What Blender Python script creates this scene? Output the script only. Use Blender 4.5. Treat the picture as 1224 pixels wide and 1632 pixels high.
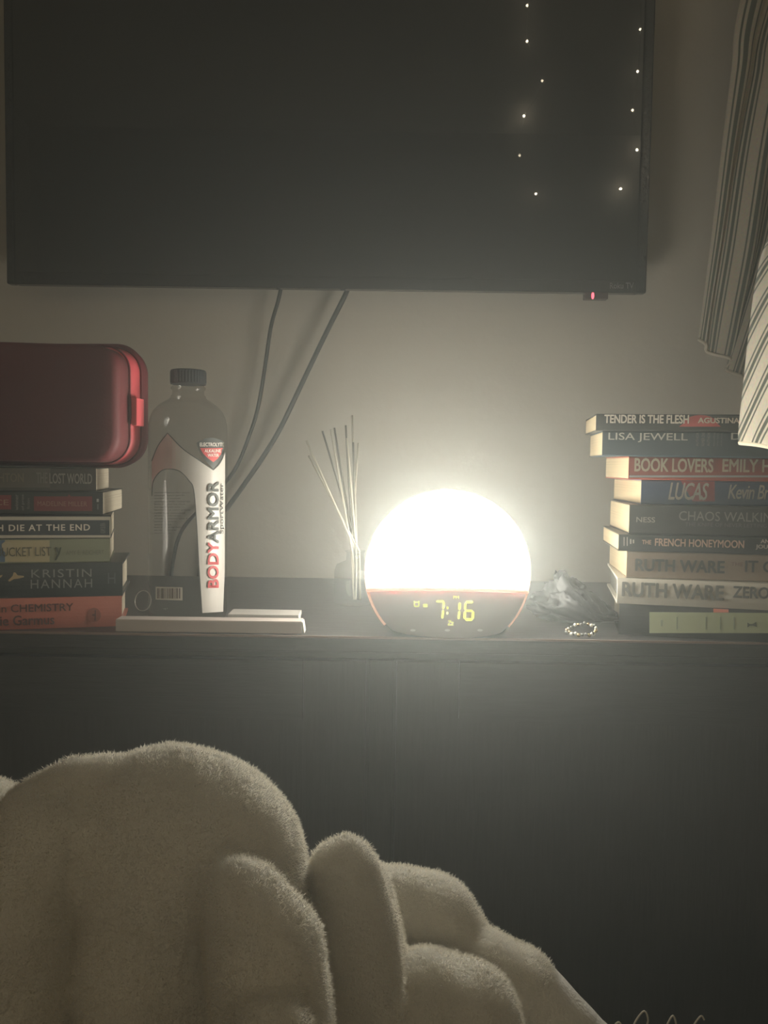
import bpy, bmesh, math, random
import numpy as np
from mathutils import Vector, Matrix, noise
from mathutils.geometry import delaunay_2d_cdt

for o in list(bpy.data.objects):
    bpy.data.objects.remove(o)
sc = bpy.context.scene
COL = sc.collection
R = math.radians
rnd = random.Random(7)

# ------------------------------------------------------------------ camera
F = 1300.0                                   # focal length in pixels of the 1224 x 1632 frame
CAM = Vector((0, 0, 1.0))
PITCH, ROLL = math.atan(76 / F), 0.0147
fw = Vector((0, math.cos(PITCH), -math.sin(PITCH)))
r0 = Vector((1, 0, 0))
u0 = Vector((0, math.sin(PITCH), math.cos(PITCH)))
cr = r0 * math.cos(ROLL) + u0 * math.sin(ROLL)
cu = u0 * math.cos(ROLL) - r0 * math.sin(ROLL)
cam_data = bpy.data.cameras.new('camera')
cam_data.sensor_fit = 'HORIZONTAL'
cam_data.sensor_width = 36.0
cam_data.lens = 36.0 * F / 1224
cam_data.clip_start = 0.02
cam = bpy.data.objects.new('camera', cam_data)
COL.objects.link(cam)
cam.matrix_world = Matrix(((cr.x, cu.x, -fw.x, CAM.x), (cr.y, cu.y, -fw.y, CAM.y), (cr.z, cu.z, -fw.z, CAM.z), (0, 0, 0, 1)))
sc.camera = cam

# ------------------------------------------------------------------ world: a dark room; scattering haze added to stand in for lens glow
world = bpy.data.worlds.new('night')
sc.world = world
world.use_nodes = True
wn = world.node_tree
wn.nodes.clear()
wo = wn.nodes.new('ShaderNodeOutputWorld')
wb = wn.nodes.new('ShaderNodeBackground')
wb.inputs['Color'].default_value = (0, 0, 0, 1)
wv = wn.nodes.new('ShaderNodeVolumeScatter')
wv.inputs['Color'].default_value = (0.93, 1.0, 0.98, 1)
wv.inputs['Density'].default_value = 0.145
wv.inputs['Anisotropy'].default_value = 0.73
wn.links.new(wb.outputs[0], wo.inputs['Surface'])
wn.links.new(wv.outputs[0], wo.inputs['Volume'])

GLOBE_STRENGTH = 48.0
REAR_STRENGTH = 15.0
GLOBE_COLOR = (1.0, 0.965, 0.85)
BULB_STRENGTH = 200.0
HEADBOARD_FILL = 260.0

sc.view_settings.view_transform = 'Standard'
sc.view_settings.look = 'None'
sc.view_settings.gamma = 1.0
sc.view_settings.use_curve_mapping = False
sc.view_settings.exposure = 0.0
sc.cycles.use_denoising = True
sc.cycles.max_bounces = 6
sc.cycles.volume_bounces = 1
sc.cycles.transparent_max_bounces = 16
sc.cycles.caustics_reflective = False
sc.cycles.caustics_refractive = False
sc.cycles.sample_clamp_indirect = 4.0


# ------------------------------------------------------------------ helpers
def P(px, py, Y):
    """point of the scene at depth Y that is seen at pixel (px, py)"""
    d = fw + cr * ((px - 612) / F) - cu * ((py - 816) / F)
    return CAM + d * (Y / d.y)


def ray(px, py):
    return (fw + cr * ((px - 612) / F) - cu * ((py - 816) / F)).normalized()


MATS = {}


def mat(name, color, rough=0.6, metal=0.0, spec=0.5, bump=0.0, bscale=200.0, var=0.0, vscale=30.0, coat=0.0, coat_rough=0.03,
        emit=None, estr=0.0, trans=0.0, sheen=0.0, stretch=None, sss=0.0):
    if name in MATS:
        return MATS[name]
    m = bpy.data.materials.new(name)
    m.use_nodes = True
    nt = m.node_tree
    b = nt.nodes['Principled BSDF']
    b.inputs['Base Color'].default_value = (*color, 1)
    b.inputs['Roughness'].default_value = rough
    b.inputs['Metallic'].default_value = metal
    b.inputs['Specular IOR Level'].default_value = spec
    b.inputs['Coat Weight'].default_value = coat
    b.inputs['Coat Roughness'].default_value = coat_rough
    b.inputs['Sheen Weight'].default_value = sheen
    if sss:
        b.inputs['Subsurface Weight'].default_value = sss
        b.inputs['Subsurface Scale'].default_value = 0.01
    if emit:
        b.inputs['Emission Color'].default_value = (*emit, 1)
        b.inputs['Emission Strength'].default_value = estr
    vec = None
    if bump or var:
        tc = nt.nodes.new('ShaderNodeTexCoord')
        mp = nt.nodes.new('ShaderNodeMapping')
        if stretch:
            mp.inputs['Scale'].default_value = stretch
        nt.links.new(tc.outputs['Object'], mp.inputs['Vector'])
        vec = mp.outputs['Vector']
    if var:
        n = nt.nodes.new('ShaderNodeTexNoise')
        n.inputs['Scale'].default_value = vscale
        n.inputs['Detail'].default_value = 5
        nt.links.new(vec, n.inputs['Vector'])
        mx = nt.nodes.new('ShaderNodeMix')
        mx.data_type = 'RGBA'
        mx.inputs['A'].default_value = (*[c * (1 - var) for c in color], 1)
        mx.inputs['B'].default_value = (*[min(1, c * (1 + var)) for c in color], 1)
        nt.links.new(n.outputs['Fac'], mx.inputs['Factor'])
        nt.links.new(mx.outputs['Result'], b.inputs['Base Color'])
    if bump:
        n = nt.nodes.new('ShaderNodeTexNoise')
        n.inputs['Scale'].default_value = bscale
        n.inputs['Detail'].default_value = 4
        nt.links.new(vec, n.inputs['Vector'])
        bp = nt.nodes.new('ShaderNodeBump')
        bp.inputs['Strength'].default_value = bump
        bp.inputs['Distance'].default_value = 0.002
        nt.links.new(n.outputs['Fac'], bp.inputs['Height'])
        nt.links.new(bp.outputs['Normal'], b.inputs['Normal'])
    if trans:
        t = nt.nodes.new('ShaderNodeBsdfTranslucent')
        t.inputs['Color'].default_value = (*color, 1)
        ms = nt.nodes.new('ShaderNodeMixShader')
        ms.inputs['Fac'].default_value = trans
        nt.links.new(b.outputs[0], ms.inputs[1])
        nt.links.new(t.outputs[0], ms.inputs[2])
        nt.links.new(ms.outputs[0], nt.nodes['Material Output'].inputs['Surface'])
    MATS[name] = m
    return m


def ink(c, rough=0.6):
    return mat('ink_%d_%d_%d' % tuple(int(v * 255) for v in c), c, rough)


def link_mesh(name, me, m, parent=None, smooth=False):
    o = bpy.data.objects.new(name, me)
    if m is not None:
        me.materials.append(m)
    COL.objects.link(o)
    if parent is not None:
        o.parent = parent
    if smooth:
        me.polygons.foreach_set('use_smooth', [True] * len(me.polygons))
    return o


def obj(name, bm, m, parent=None, smooth=False):
    me = bpy.data.meshes.new(name)
    bmesh.ops.recalc_face_normals(bm, faces=bm.faces[:])
    bm.to_mesh(me)
    bm.free()
    return link_mesh(name, me, m, parent, smooth)


def pyobj(name, verts, faces, m, parent=None, smooth=False):
    me = bpy.data.meshes.new(name)
    me.from_pydata([tuple(v) for v in verts], [], faces)
    me.update()
    return link_mesh(name, me, m, parent, smooth)


def tag(o, label, cat, group=None, kind=None):
    o['label'] = label
    o['category'] = cat
    if group:
        o['group'] = group
    if kind:
        o['kind'] = kind
    return o


def thing(name, label, cat, loc=(0, 0, 0), rotz=0.0, group=None):
    o = bpy.data.objects.new(name, None)
    o.empty_display_size = 0.05
    COL.objects.link(o)
    o.location = loc
    o.rotation_euler = (0, 0, rotz)
    return tag(o, label, cat, group)


def struct(o):
    o['kind'] = 'structure'
    return o


def add_box(bm, x0, x1, y0, y1, z0, z1, bevel=0.0, seg=2):
    t = bmesh.new()
    bmesh.ops.create_cube(t, size=1)
    for v in t.verts:
        v.co = Vector(((x0 + x1) / 2 + v.co.x * (x1 - x0), (y0 + y1) / 2 + v.co.y * (y1 - y0), (z0 + z1) / 2 + v.co.z * (z1 - z0)))
    if bevel:
        bmesh.ops.bevel(t, geom=t.edges[:], offset=bevel, segments=seg, affect='EDGES', profile=0.5)
    me = bpy.data.meshes.new('t')
    t.to_mesh(me)
    t.free()
    bm.from_mesh(me)
    bpy.data.meshes.remove(me)
    return bm


def bx(x0, x1, y0, y1, z0, z1, bevel=0.0, seg=2):
    return add_box(bmesh.new(), x0, x1, y0, y1, z0, z1, bevel, seg)


def add_tube(bm, pts, rad, n=10, cap=True):
    pts = [Vector(p) for p in pts]
    rads = rad if isinstance(rad, (list, tuple)) else [rad] * len(pts)
    rings = []
    up = Vector((0.13, 0.31, 0.94)).normalized()
    for i, p in enumerate(pts):
        d = (pts[min(i + 1, len(pts) - 1)] - pts[max(i - 1, 0)]).normalized()
        a = d.cross(up)
        if a.length < 0.05:
            a = d.cross(Vector((1, 0, 0)))
        a.normalize()
        b = d.cross(a)
        rings.append([bm.verts.new(p + (a * math.cos(2 * math.pi * k / n) + b * math.sin(2 * math.pi * k / n)) * rads[i]) for k in range(n)])
    for i in range(len(rings) - 1):
        for k in range(n):
            bm.faces.new((rings[i][k], rings[i][(k + 1) % n], rings[i + 1][(k + 1) % n], rings[i + 1][k]))
    if cap:
        bm.faces.new(rings[0][::-1])
        bm.faces.new(rings[-1])
    return bm


def spline(pts, n=8):
    """Catmull-Rom through the points"""
    pts = [Vector(p) for p in pts]
    e = [pts[0] * 2 - pts[1]] + pts + [pts[-1] * 2 - pts[-2]]
    out = []
    for i in range(1, len(e) - 2):
        for k in range(n):
            t = k / n
            a, b, c, d = e[i - 1], e[i], e[i + 1], e[i + 2]
            out.append(0.5 * ((2 * b) + (c - a) * t + (2 * a - 5 * b + 4 * c - d) * t * t + (3 * b - a - 3 * c + d) * t ** 3))
    out.append(pts[-1])
    return out


def rings_mesh(bm, rings, cap0=True, cap1=True):
    vs = [[bm.verts.new(p) for p in r] for r in rings]
    n = len(vs[0])
    for i in range(len(vs) - 1):
        for k in range(n):
            bm.faces.new((vs[i][k], vs[i][(k + 1) % n], vs[i + 1][(k + 1) % n], vs[i + 1][k]))
    if cap0:
        bm.faces.new(vs[0][::-1])
    if cap1:
        bm.faces.new(vs[-1])
    return bm


def text_tris(body, bold=0.0, shear=0.0, spacing=1.0):
    """a word as triangles, normalised to the unit square: (verts 2-D, faces, aspect)"""
    c = bpy.data.curves.new('word', 'FONT')
    c.body = body
    c.resolution_u = 3
    c.shear = shear
    c.space_character = spacing
    o = bpy.data.objects.new('word', c)
    COL.objects.link(o)
    dg = bpy.context.evaluated_depsgraph_get()
    dg.update()
    me = bpy.data.meshes.new_from_object(o.evaluated_get(dg))
    vs = [(v.co.x, v.co.y) for v in me.vertices]
    fs = [tuple(p.vertices) for p in me.polygons]
    bpy.data.objects.remove(o)
    bpy.data.curves.remove(c)
    bpy.data.meshes.remove(me)
    x0, x1 = min(v[0] for v in vs), max(v[0] for v in vs)
    y0, y1 = min(v[1] for v in vs), max(v[1] for v in vs)
    if bold:
        # heavier strokes: the outline laid over itself, a little shifted each way
        n, w, v0, f0 = len(vs), bold * 1.0, list(vs), list(fs)
        for k, (dx, dy) in enumerate(((w, 0), (-w, 0), (0, w * 0.7), (0, -w * 0.7), (w * 0.7, w * 0.5), (-w * 0.7, -w * 0.5), (w * 0.7, -w * 0.5), (-w * 0.7, w * 0.5))):
            vs += [(x + dx, y + dy) for x, y in v0]
            fs += [tuple(i + n * (k + 1) for i in f_) for f_ in f0]
        x0, x1, y0, y1 = x0 - w, x1 + w, y0 - w * 0.7, y1 + w * 0.7
    nl = len(vs) // (9 if bold else 1)
    return [((x - x0) / (x1 - x0), (y - y0) / (y1 - y0), 4e-5 * (i // nl)) for i, (x, y) in enumerate(vs)], fs


# ------------------------------------------------------------------ the setting
WALL_Y = 1.42
EDGE_Y = 0.922
TOP_Z = P(612, 1015, EDGE_Y).z             # height of the dresser top
BED_Z = 0.590
XL, XR, YB, ZC = -1.9, 1.35, -1.75, 2.75

wall_m = mat('taupe_wall_paint', (0.43, 0.395, 0.325), 0.85, bump=0.35, bscale=60, var=0.05, vscale=8)
ceil_m = mat('ceiling_paint', (0.70, 0.66, 0.58), 0.9, bump=0.3, bscale=80)
floor_m = mat('dark_carpet', (0.10, 0.09, 0.08), 0.95, bump=0.6, bscale=400)
T = 0.08
WX0, WX1, WZ0, WZ1 = 0.66, 1.28, 1.12, 1.98    # window behind the curtains
bm = bmesh.new()
add_box(bm, XL - T, WX0, WALL_Y, WALL_Y + T, 0, ZC)
add_box(bm, WX1, XR + T, WALL_Y, WALL_Y + T, 0, ZC)
add_box(bm, WX0, WX1, WALL_Y, WALL_Y + T, 0, WZ0)
add_box(bm, WX0, WX1, WALL_Y, WALL_Y + T, WZ1, ZC)
struct(obj('wall_back', bm, wall_m))
struct(obj('wall_front', bx(XL - T, XR + T, YB - T, YB, 0, ZC), wall_m))
struct(obj('wall_left', bx(XL - T, XL, YB, WALL_Y, 0, ZC), wall_m))
struct(obj('wall_right', bx(XR, XR + T, YB, WALL_Y, 0, ZC), wall_m))
struct(obj('floor', bx(XL - T, XR + T, YB - T, WALL_Y + T, -0.05, 0), floor_m))
struct(obj('ceiling', bx(XL - T, XR + T, YB - T, WALL_Y + T, ZC, ZC + 0.05), ceil_m))
white_m = mat('white_trim_paint', (0.75, 0.72, 0.66), 0.4)
bm = bmesh.new()
fy0, fy1 = WALL_Y - 0.012, WALL_Y + 0.05
for a in ((WX0 - 0.04, WX0 + 0.03, WZ0 - 0.04, WZ1 + 0.04), (WX1 - 0.03, WX1 + 0.04, WZ0 - 0.04, WZ1 + 0.04)):
    add_box(bm, a[0], a[1], fy0, fy1, a[2], a[3], 0.004)
for z0, z1 in ((WZ0 - 0.04, WZ0 + 0.03), (WZ1 - 0.03, WZ1 + 0.04)):
    add_box(bm, WX0 + 0.03, WX1 - 0.03, fy0, fy1, z0, z1, 0.004)
win = struct(obj('window_1', bm, white_m))
struct(obj('window_pane', bx(WX0 + 0.03, WX1 - 0.03, WALL_Y + 0.02, WALL_Y + 0.026, WZ0 + 0.03, WZ1 - 0.03), mat('night_glass', (0.01, 0.012, 0.016), 0.05), win))
struct(obj('baseboard_back', bx(XL, XR, WALL_Y - 0.014, WALL_Y, 0, 0.09, 0.003), white_m))

# ------------------------------------------------------------------ dresser
wood = mat('dark_espresso_wood', (0.045, 0.042, 0.041), 0.42, bump=0.25, bscale=30, var=0.35, vscale=18, stretch=(14, 14, 1))
woodh = mat('dark_espresso_wood_flat', (0.045, 0.042, 0.041), 0.36, bump=0.25, bscale=30, var=0.35, vscale=18, stretch=(1, 14, 14))
edge_m = mat('painted_edge_highlight', (0.30, 0.21, 0.17), 0.4)
DX0, DX1 = -1.05, 1.20
DB = 1.394
dr = thing('dresser', 'long dark espresso wooden dresser below the television', 'dresser', (0, EDGE_Y, 0))
y = lambda v: v - EDGE_Y
TOP_T = 0.019
obj('top', bx(DX0, DX1, y(EDGE_Y), y(DB), TOP_Z - TOP_T, TOP_Z, 0.0016, 2), woodh, dr)
obj('edge_highlight', bx(DX0 + 0.0005, DX1 - 0.0005, y(EDGE_Y) - 0.0006, y(EDGE_Y) + 0.0012, TOP_Z - 0.0026, TOP_Z + 0.0002, 0.0005, 2), edge_m, dr)  # lighter strip: the highlight along the top's front edge, put in as colour
xs0 = P(587, 1100, EDGE_Y + 0.012).x
xs1 = P(628, 1100, EDGE_Y + 0.012).x
fy = EDGE_Y + 0.010
bm = bmesh.new()
zb = 0.06
add_box(bm, DX0 + 0.02, DX1 - 0.02, y(fy + 0.0215), y(DB - 0.01), zb, TOP_Z - TOP_T - 0.0005)
obj('body', bm, wood, dr)
obj('centre_stile', bx(xs0 + 0.0012, xs1 - 0.0012, y(fy), y(fy + 0.021), zb + 0.01, TOP_Z - 0.030, 0.0005), wood, dr)
obj('top_rail', bx(DX0 + 0.02, DX1 - 0.02, y(fy + 0.002), y(fy + 0.021), TOP_Z - 0.0285, TOP_Z - TOP_T - 0.0006, 0.0008), woodh, dr)


def door(x0, x1):
    z0, z1 = zb + 0.012, TOP_Z - 0.0305
    st, rl = 0.072, 0.070
    d = obj('door', bx(x0 + st - 0.004, x1 - st + 0.004, y(fy - 0.00135), y(fy + 0.0180), z0 + rl - 0.004, z1 - rl + 0.004), wood, dr)
    for a, b in ((x0, x0 + st), (x1 - st, x1)):
        obj('door_stile', bx(a, b, y(fy - 0.0016), y(fy + 0.0205), z0, z1, 0.0002), wood, d)
    for a, b in ((z0, z0 + rl), (z1 - rl, z1)):
        obj('door_rail', bx(x0 + st + 0.0004, x1 - st - 0.0004, y(fy - 0.0016), y(fy + 0.0205), a, b, 0.0005), woodh, d)


door(-0.56, xs0 - 0.0030)
door(DX0 + 0.03, -0.565)
door(xs1 + 0.0030, 0.62)
door(0.625, DX1 - 0.03)
for x in (DX0 + 0.03, DX1 - 0.09):
    for yy in (EDGE_Y + 0.02, DB - 0.07):
        obj('foot', bx(x, x + 0.06, y(yy), y(yy + 0.05), 0, zb), wood, dr)

# ------------------------------------------------------------------ television
TV_Y = 1.33
p0 = P(12, 453, TV_Y)
p1 = P(1029, 468, TV_Y)
tx0, tx1, tz0 = p0.x, p1.x, (p0.z + p1.z) / 2
tz1 = tz0 + (tx1 - tx0) * 0.575
tv_black = mat('gloss_black_plastic', (0.008, 0.008, 0.009), 0.10, spec=0.5, bump=0.35, bscale=90)
tv = thing('television', 'large switched-off flat television with a black bezel mounted on the wall', 'television', ((tx0 + tx1) / 2, TV_Y, tz0))
cx = (tx0 + tx1) / 2
bm = bmesh.new()
add_box(bm, tx0 + 0.004 - cx, tx1 - 0.004 - cx, 0.006, 0.035, 0.004, tz1 - tz0 - 0.004, 0.004)
add_box(bm, tx0 + 0.15 - cx, tx1 - 0.15 - cx, 0.03, 0.072, 0.10, 0.48, 0.012)
add_box(bm, -0.12, 0.12, 0.07, WALL_Y - TV_Y, 0.22, 0.42, 0.002)
obj('housing', bm, mat('matt_black_plastic', (0.012, 0.012, 0.012), 0.5, bump=0.1, bscale=600), tv)
BZL, BZR, BZB = 0.013, 0.016, 0.020
H = tz1 - tz0
W2 = (tx1 - tx0) / 2
bm = bmesh.new()
add_box(bm, -W2, -W2 + BZL, -0.004, 0.012, 0, H, 0.0025, 2)
add_box(bm, W2 - BZR, W2, -0.004, 0.012, 0, H, 0.0025, 2)
add_box(bm, -W2 + BZL, W2 - BZR, -0.003, 0.012, 0, BZB, 0.0012, 2)
add_box(bm, -W2 + BZL, W2 - BZR, -0.004, 0.012, H - BZL, H, 0.0025, 2)
obj('bezel', bm, tv_black, tv)
scr = mat('television_screen', (0.006, 0.006, 0.006), 0.13, spec=0.35, coat=0.55, coat_rough=0.012)
obj('screen', bx(-W2 + BZL, W2 - BZR, -0.0005, 0.006, BZB, H - BZL), scr, tv)


def flat_text(name, body, px0, px1, py_top, py_bot, Y, m, parent, bold=0.0, spacing=1.0):
    v, f = text_tris(body, bold, 0, spacing)
    inv = Vector(parent.location)
    vs = [P(px0 + a * (px1 - px0), py_bot + b * (py_top - py_bot), Y - l) - inv for a, b, l in v]
    return pyobj(name, vs, f, m, parent)


lt = mat('grey_print', (0.16, 0.16, 0.15), 0.5)
flat_text('platform_lettering', 'Roku TV', 972, 1010, 450.5, 460, TV_Y - 0.0033, lt, tv, 0.01)
q0, q1 = P(932, 466, TV_Y - 0.001), P(969, 477, TV_Y - 0.001)
led = obj('receiver_window', bx(q0.x - cx, q1.x - cx, -0.002, 0.012, q1.z - tz0, 0.0015, 0.001), mat('smoked_plastic', (0.03, 0.012, 0.012), 0.15), tv)
q = P(945, 471, TV_Y - 0.003)
bm = bmesh.new()
bmesh.ops.create_uvsphere(bm, u_segments=10, v_segments=8, radius=1)
for v in bm.verts:
    v.co = Vector((q.x - cx + v.co.x * 0.0024, -0.002 + v.co.y * 0.001, q.z - tz0 + v.co.z * 0.0055))
obj('standby_light', bm, mat('red_standby_light', (0.5, 0.02, 0.03), 0.3, emit=(1, 0.10, 0.14), estr=3.0), led, True)

# ------------------------------------------------------------------ cables hanging from the television
cable_m = mat('black_cable', (0.02, 0.02, 0.02), 0.45)


def cable(name, pts, rad, label):
    ws = [P(*p) for p in pts]
    o = obj(name, add_tube(bmesh.new(), spline(ws, 8), rad, 8), cable_m, None, True)
    tag(o, label, 'cable')


cable('power_cable', [(452, 420, 1.375), (446, 468, 1.375), (432, 520, 1.375), (423, 580, 1.378), (411, 650, 1.38), (395, 700, 1.385), (372, 752, 1.39), (330, 800, 1.395), (290, 845, 1.40), (275, 900, 1.41), (272, 960, 1.411), (270, 1030, 1.411)], 0.0033,
      'thin dark cable curving down the wall, nearer the bottle')
cable('signal_cable', [(566, 430, 1.375), (551, 468, 1.375), (520, 530, 1.376), (485, 603, 1.378), (448, 680, 1.38), (418, 730, 1.384), (385, 778, 1.388), (350, 828, 1.393), (325, 880, 1.40), (316, 940, 1.411), (312, 1030, 1.411)], 0.0042,
      'thicker dark cable slanting down the wall from under the middle of the television')

# ------------------------------------------------------------------ wake-up lamp
LY = 0.974
lc = P(713, 911, LY)
LR = 130 * LY / F
LD = 0.078                                   # half depth of the lens-shaped body
zcut = P(713, 941, LY).z
lamp = thing('wake_up_lamp', 'round glowing sunrise alarm lamp reading 7:16 on the dresser', 'lamp', (lc.x, LY, TOP_Z))
lz = lc.z - TOP_Z


def lens(shrink=0.0):
    b = bmesh.new()
    bmesh.ops.create_uvsphere(b, u_segments=64, v_segments=48, radius=1)
    for v in b.verts:
        v.co = Vector((v.co.x * (LR - shrink), v.co.y * (LD - shrink), v.co.z * (LR - shrink) + lz))
    return b


tilt = 0.19
nrm = Vector((0, tilt, 1)).normalized()
b = lens()
r_ = bmesh.ops.bisect_plane(b, geom=b.verts[:] + b.edges[:] + b.faces[:], plane_co=(0, 0, zcut - TOP_Z + 0.0006), plane_no=nrm, clear_inner=True)
bmesh.ops.holes_fill(b, edges=[e for e in b.edges if e.is_boundary])
rear = b.copy()
bmesh.ops.bisect_plane(b, geom=b.verts[:] + b.edges[:] + b.faces[:], plane_co=(0, 0.004, 0), plane_no=(0, 1, 0), clear_outer=True)
bmesh.ops.bisect_plane(rear, geom=rear.verts[:] + rear.edges[:] + rear.faces[:], plane_co=(0, 0.0042, 0), plane_no=(0, 1, 0), clear_inner=True)
for q_ in (b, rear):
    bmesh.ops.holes_fill(q_, edges=[e for e in q_.edges if e.is_boundary])
obj('rear_shell', rear, mat('dimly_lit_rear_shell', (0.8, 0.8, 0.78), 0.4, emit=GLOBE_COLOR, estr=REAR_STRENGTH), lamp, True)
obj('glowing_dome', b, mat('lit_diffuser', (0.9, 0.9, 0.9), 0.4, emit=GLOBE_COLOR, estr=GLOBE_STRENGTH), lamp, True)
b = lens(0.0004)
bmesh.ops.bisect_plane(b, geom=b.verts[:] + b.edges[:] + b.faces[:], plane_co=(0, 0, zcut - TOP_Z - 0.0006), plane_no=nrm, clear_outer=True)
bmesh.ops.holes_fill(b, edges=[e for e in b.edges if e.is_boundary])
bmesh.ops.bisect_plane(b, geom=b.verts[:] + b.edges[:] + b.faces[:], plane_co=(0, 0, 0.0004), plane_no=(0, 0, -1), clear_outer=True)
bmesh.ops.holes_fill(b, edges=[e for e in b.edges if e.is_boundary])
base_m = mat('pinkish_white_plastic', (0.72, 0.60, 0.53), 0.35, sss=0.15)
obj('base', b, base_m, lamp, True)
seam_m = mat('backlit_orange_seam', (0.95, 0.52, 0.36), 0.4, emit=(1.0, 0.50, 0.32), estr=0.42)
b = bmesh.new()
ring = []
for k in range(97):
    a = 2 * math.pi * k / 96
    h = (zcut - TOP_Z) - lz
    s = math.sqrt(max(0.01, 1 - (h / LR) ** 2))
    yy = LD * s * math.sin(a)
    ring.append((LR * s * math.cos(a) * 1.001, yy * 1.001, zcut - TOP_Z - tilt * yy - 0.001))
add_tube(b, ring, 0.0028, 8, False)
obj('seam_strip', b, seam_m, lamp, True)
b = bmesh.new()
ring = []
for k in range(101):
    a = math.pi * (-0.275 + 1.55 * k / 100)
    ring.append((LR * 1.0 * math.cos(a), -0.004, LR * 1.0 * math.sin(a) + lz))
ring = [p for p in ring if p[2] > 0.003]
add_tube(b, ring, 0.0024, 8)
obj('rim', b, seam_m, lamp, True)
obj('top_button', bx(-0.010, 0.010, -0.004, 0.010, lz + LR - 0.0012, lz + LR + 0.0022, 0.0012), seam_m, lamp)


def on_lens(px, py, lift=0.0004):
    """point of the lamp front seen at a pixel, in the lamp's own frame"""
    d = ray(px, py)
    o = CAM - Vector((lc.x, LY, lc.z))
    s = Vector((1 / (LR + lift), 1 / (LD + lift), 1 / (LR + lift)))
    D = Vector((d.x * s.x, d.y * s.y, d.z * s.z))
    O = Vector((o.x * s.x, o.y * s.y, o.z * s.z))
    A, B, C = D.dot(D), 2 * O.dot(D), O.dot(O) - 1
    disc = max(0, B * B - 4 * A * C)
    t = (-B - math.sqrt(disc)) / (2 * A)
    q = CAM + d * t
    return q - Vector((lc.x, LY, TOP_Z))


digit_m = mat('yellow_green_digits', (0.5, 0.5, 0.1), 0.5, emit=(0.86, 0.90, 0.10), estr=1.15)
dim_digit = mat('pale_yellow_icons', (0.5, 0.5, 0.2), 0.5, emit=(0.80, 0.78, 0.22), estr=0.85)


def glyph(name, polys, m):
    vs, fs = [], []
    for pl in polys:
        i = len(vs)
        vs += [on_lens(*p) for p in pl]
        fs.append(tuple(range(i, i + len(pl))))
    return pyobj(name, vs, fs, m, lamp)


def hbar(x0, x1, yc, w):
    return [(x0, yc), (x0 + w, yc - w), (x1 - w, yc - w), (x1, yc), (x1 - w, yc + w), (x0 + w, yc + w)]


def vbar(y0, y1, xa, xb, w):
    return [(xa, y0), (xa + w, y0 + w), (xb + w, y1 - w), (xb, y1), (xb - w, y1 - w), (xa - w, y0 + w)]


glyph('clock_digit', [hbar(695, 708, 958.5, 1.6), vbar(959, 971, 707.5, 706.5, 1.6), vbar(972, 986, 706.3, 705, 1.7)], digit_m)
glyph('clock_digit', [vbar(960, 972.5, 732.8, 732.2, 2.0), vbar(973.5, 987, 732, 731, 1.7)], digit_m)
glyph('clock_digit', [hbar(742, 754.5, 959.5, 2.0), vbar(960.5, 972.5, 741.8, 741.3, 1.6), hbar(741.5, 753.5, 973.5, 1.6), vbar(974, 987, 741, 740.5, 2.0),
                      vbar(974, 987, 754, 753.5, 2.0), hbar(741, 753.5, 987.5, 2.1)], digit_m)
glyph('clock_colon', [[(712, 967), (714.6, 967), (714.6, 970.5), (712, 970.5)], [(711.6, 975.5), (714.2, 975.5), (714.2, 979), (711.6, 979)]], digit_m)
glyph('alarm_icon', [[(659, 958), (661, 957.5), (662, 960), (660, 961)], [(667, 957.5), (669, 958), (668, 961), (666, 960)], hbar(660, 668, 959.8, 1.0), hbar(660, 668, 966.4, 1.0),
                     vbar(960, 967, 660.4, 660.6, 1.0), vbar(960, 967, 667.6, 667.4, 1.0)], dim_digit)
glyph('alarm_number_icon', [hbar(673.5, 682, 964, 1.5), hbar(673.8, 682, 966.6, 1.2)], dim_digit)
glyph('snooze_icon', [hbar(714, 719, 989.6, 0.9), vbar(989.6, 996, 718.4, 714.4, 0.9), hbar(713.5, 719, 996, 0.9), hbar(718.5, 723, 992, 0.8), vbar(992, 996, 722.4, 719.6, 0.8), hbar(718.5, 723, 996, 0.8)], dim_digit)
v, f = text_tris('PM', 0.02)
pyobj('afternoon_lettering', [on_lens(722.5 + a * 9, 954.5 - b_ * 5, 0.0004 + l) for a, b_, l in v], f, dim_digit, lamp)
for bxp in (658, 713, 765):
    pts = [(bxp + 4.5 * math.cos(k * math.pi / 6), 1004.5 + 2.0 * math.sin(k * math.pi / 6)) for k in range(12)]
    pyobj('touch_mark', [on_lens(*p) for p in pts], [tuple(range(12))], mat('pale_pink_print', (0.95, 0.85, 0.78), 0.5), lamp)

# ------------------------------------------------------------------ books
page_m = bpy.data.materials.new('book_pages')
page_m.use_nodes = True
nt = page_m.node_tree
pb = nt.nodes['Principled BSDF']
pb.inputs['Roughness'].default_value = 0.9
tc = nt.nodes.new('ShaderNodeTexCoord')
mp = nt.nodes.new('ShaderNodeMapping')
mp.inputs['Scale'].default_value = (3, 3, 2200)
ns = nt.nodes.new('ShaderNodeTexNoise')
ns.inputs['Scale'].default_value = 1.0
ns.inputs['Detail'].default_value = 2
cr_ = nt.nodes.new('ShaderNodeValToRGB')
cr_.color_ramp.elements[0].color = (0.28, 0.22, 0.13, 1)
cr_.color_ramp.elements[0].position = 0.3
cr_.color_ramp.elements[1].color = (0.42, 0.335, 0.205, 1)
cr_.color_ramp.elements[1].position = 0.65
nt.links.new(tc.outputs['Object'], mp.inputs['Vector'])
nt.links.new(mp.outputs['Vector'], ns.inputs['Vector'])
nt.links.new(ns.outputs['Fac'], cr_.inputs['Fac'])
nt.links.new(cr_.outputs['Color'], pb.inputs['Base Color'])


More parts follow.
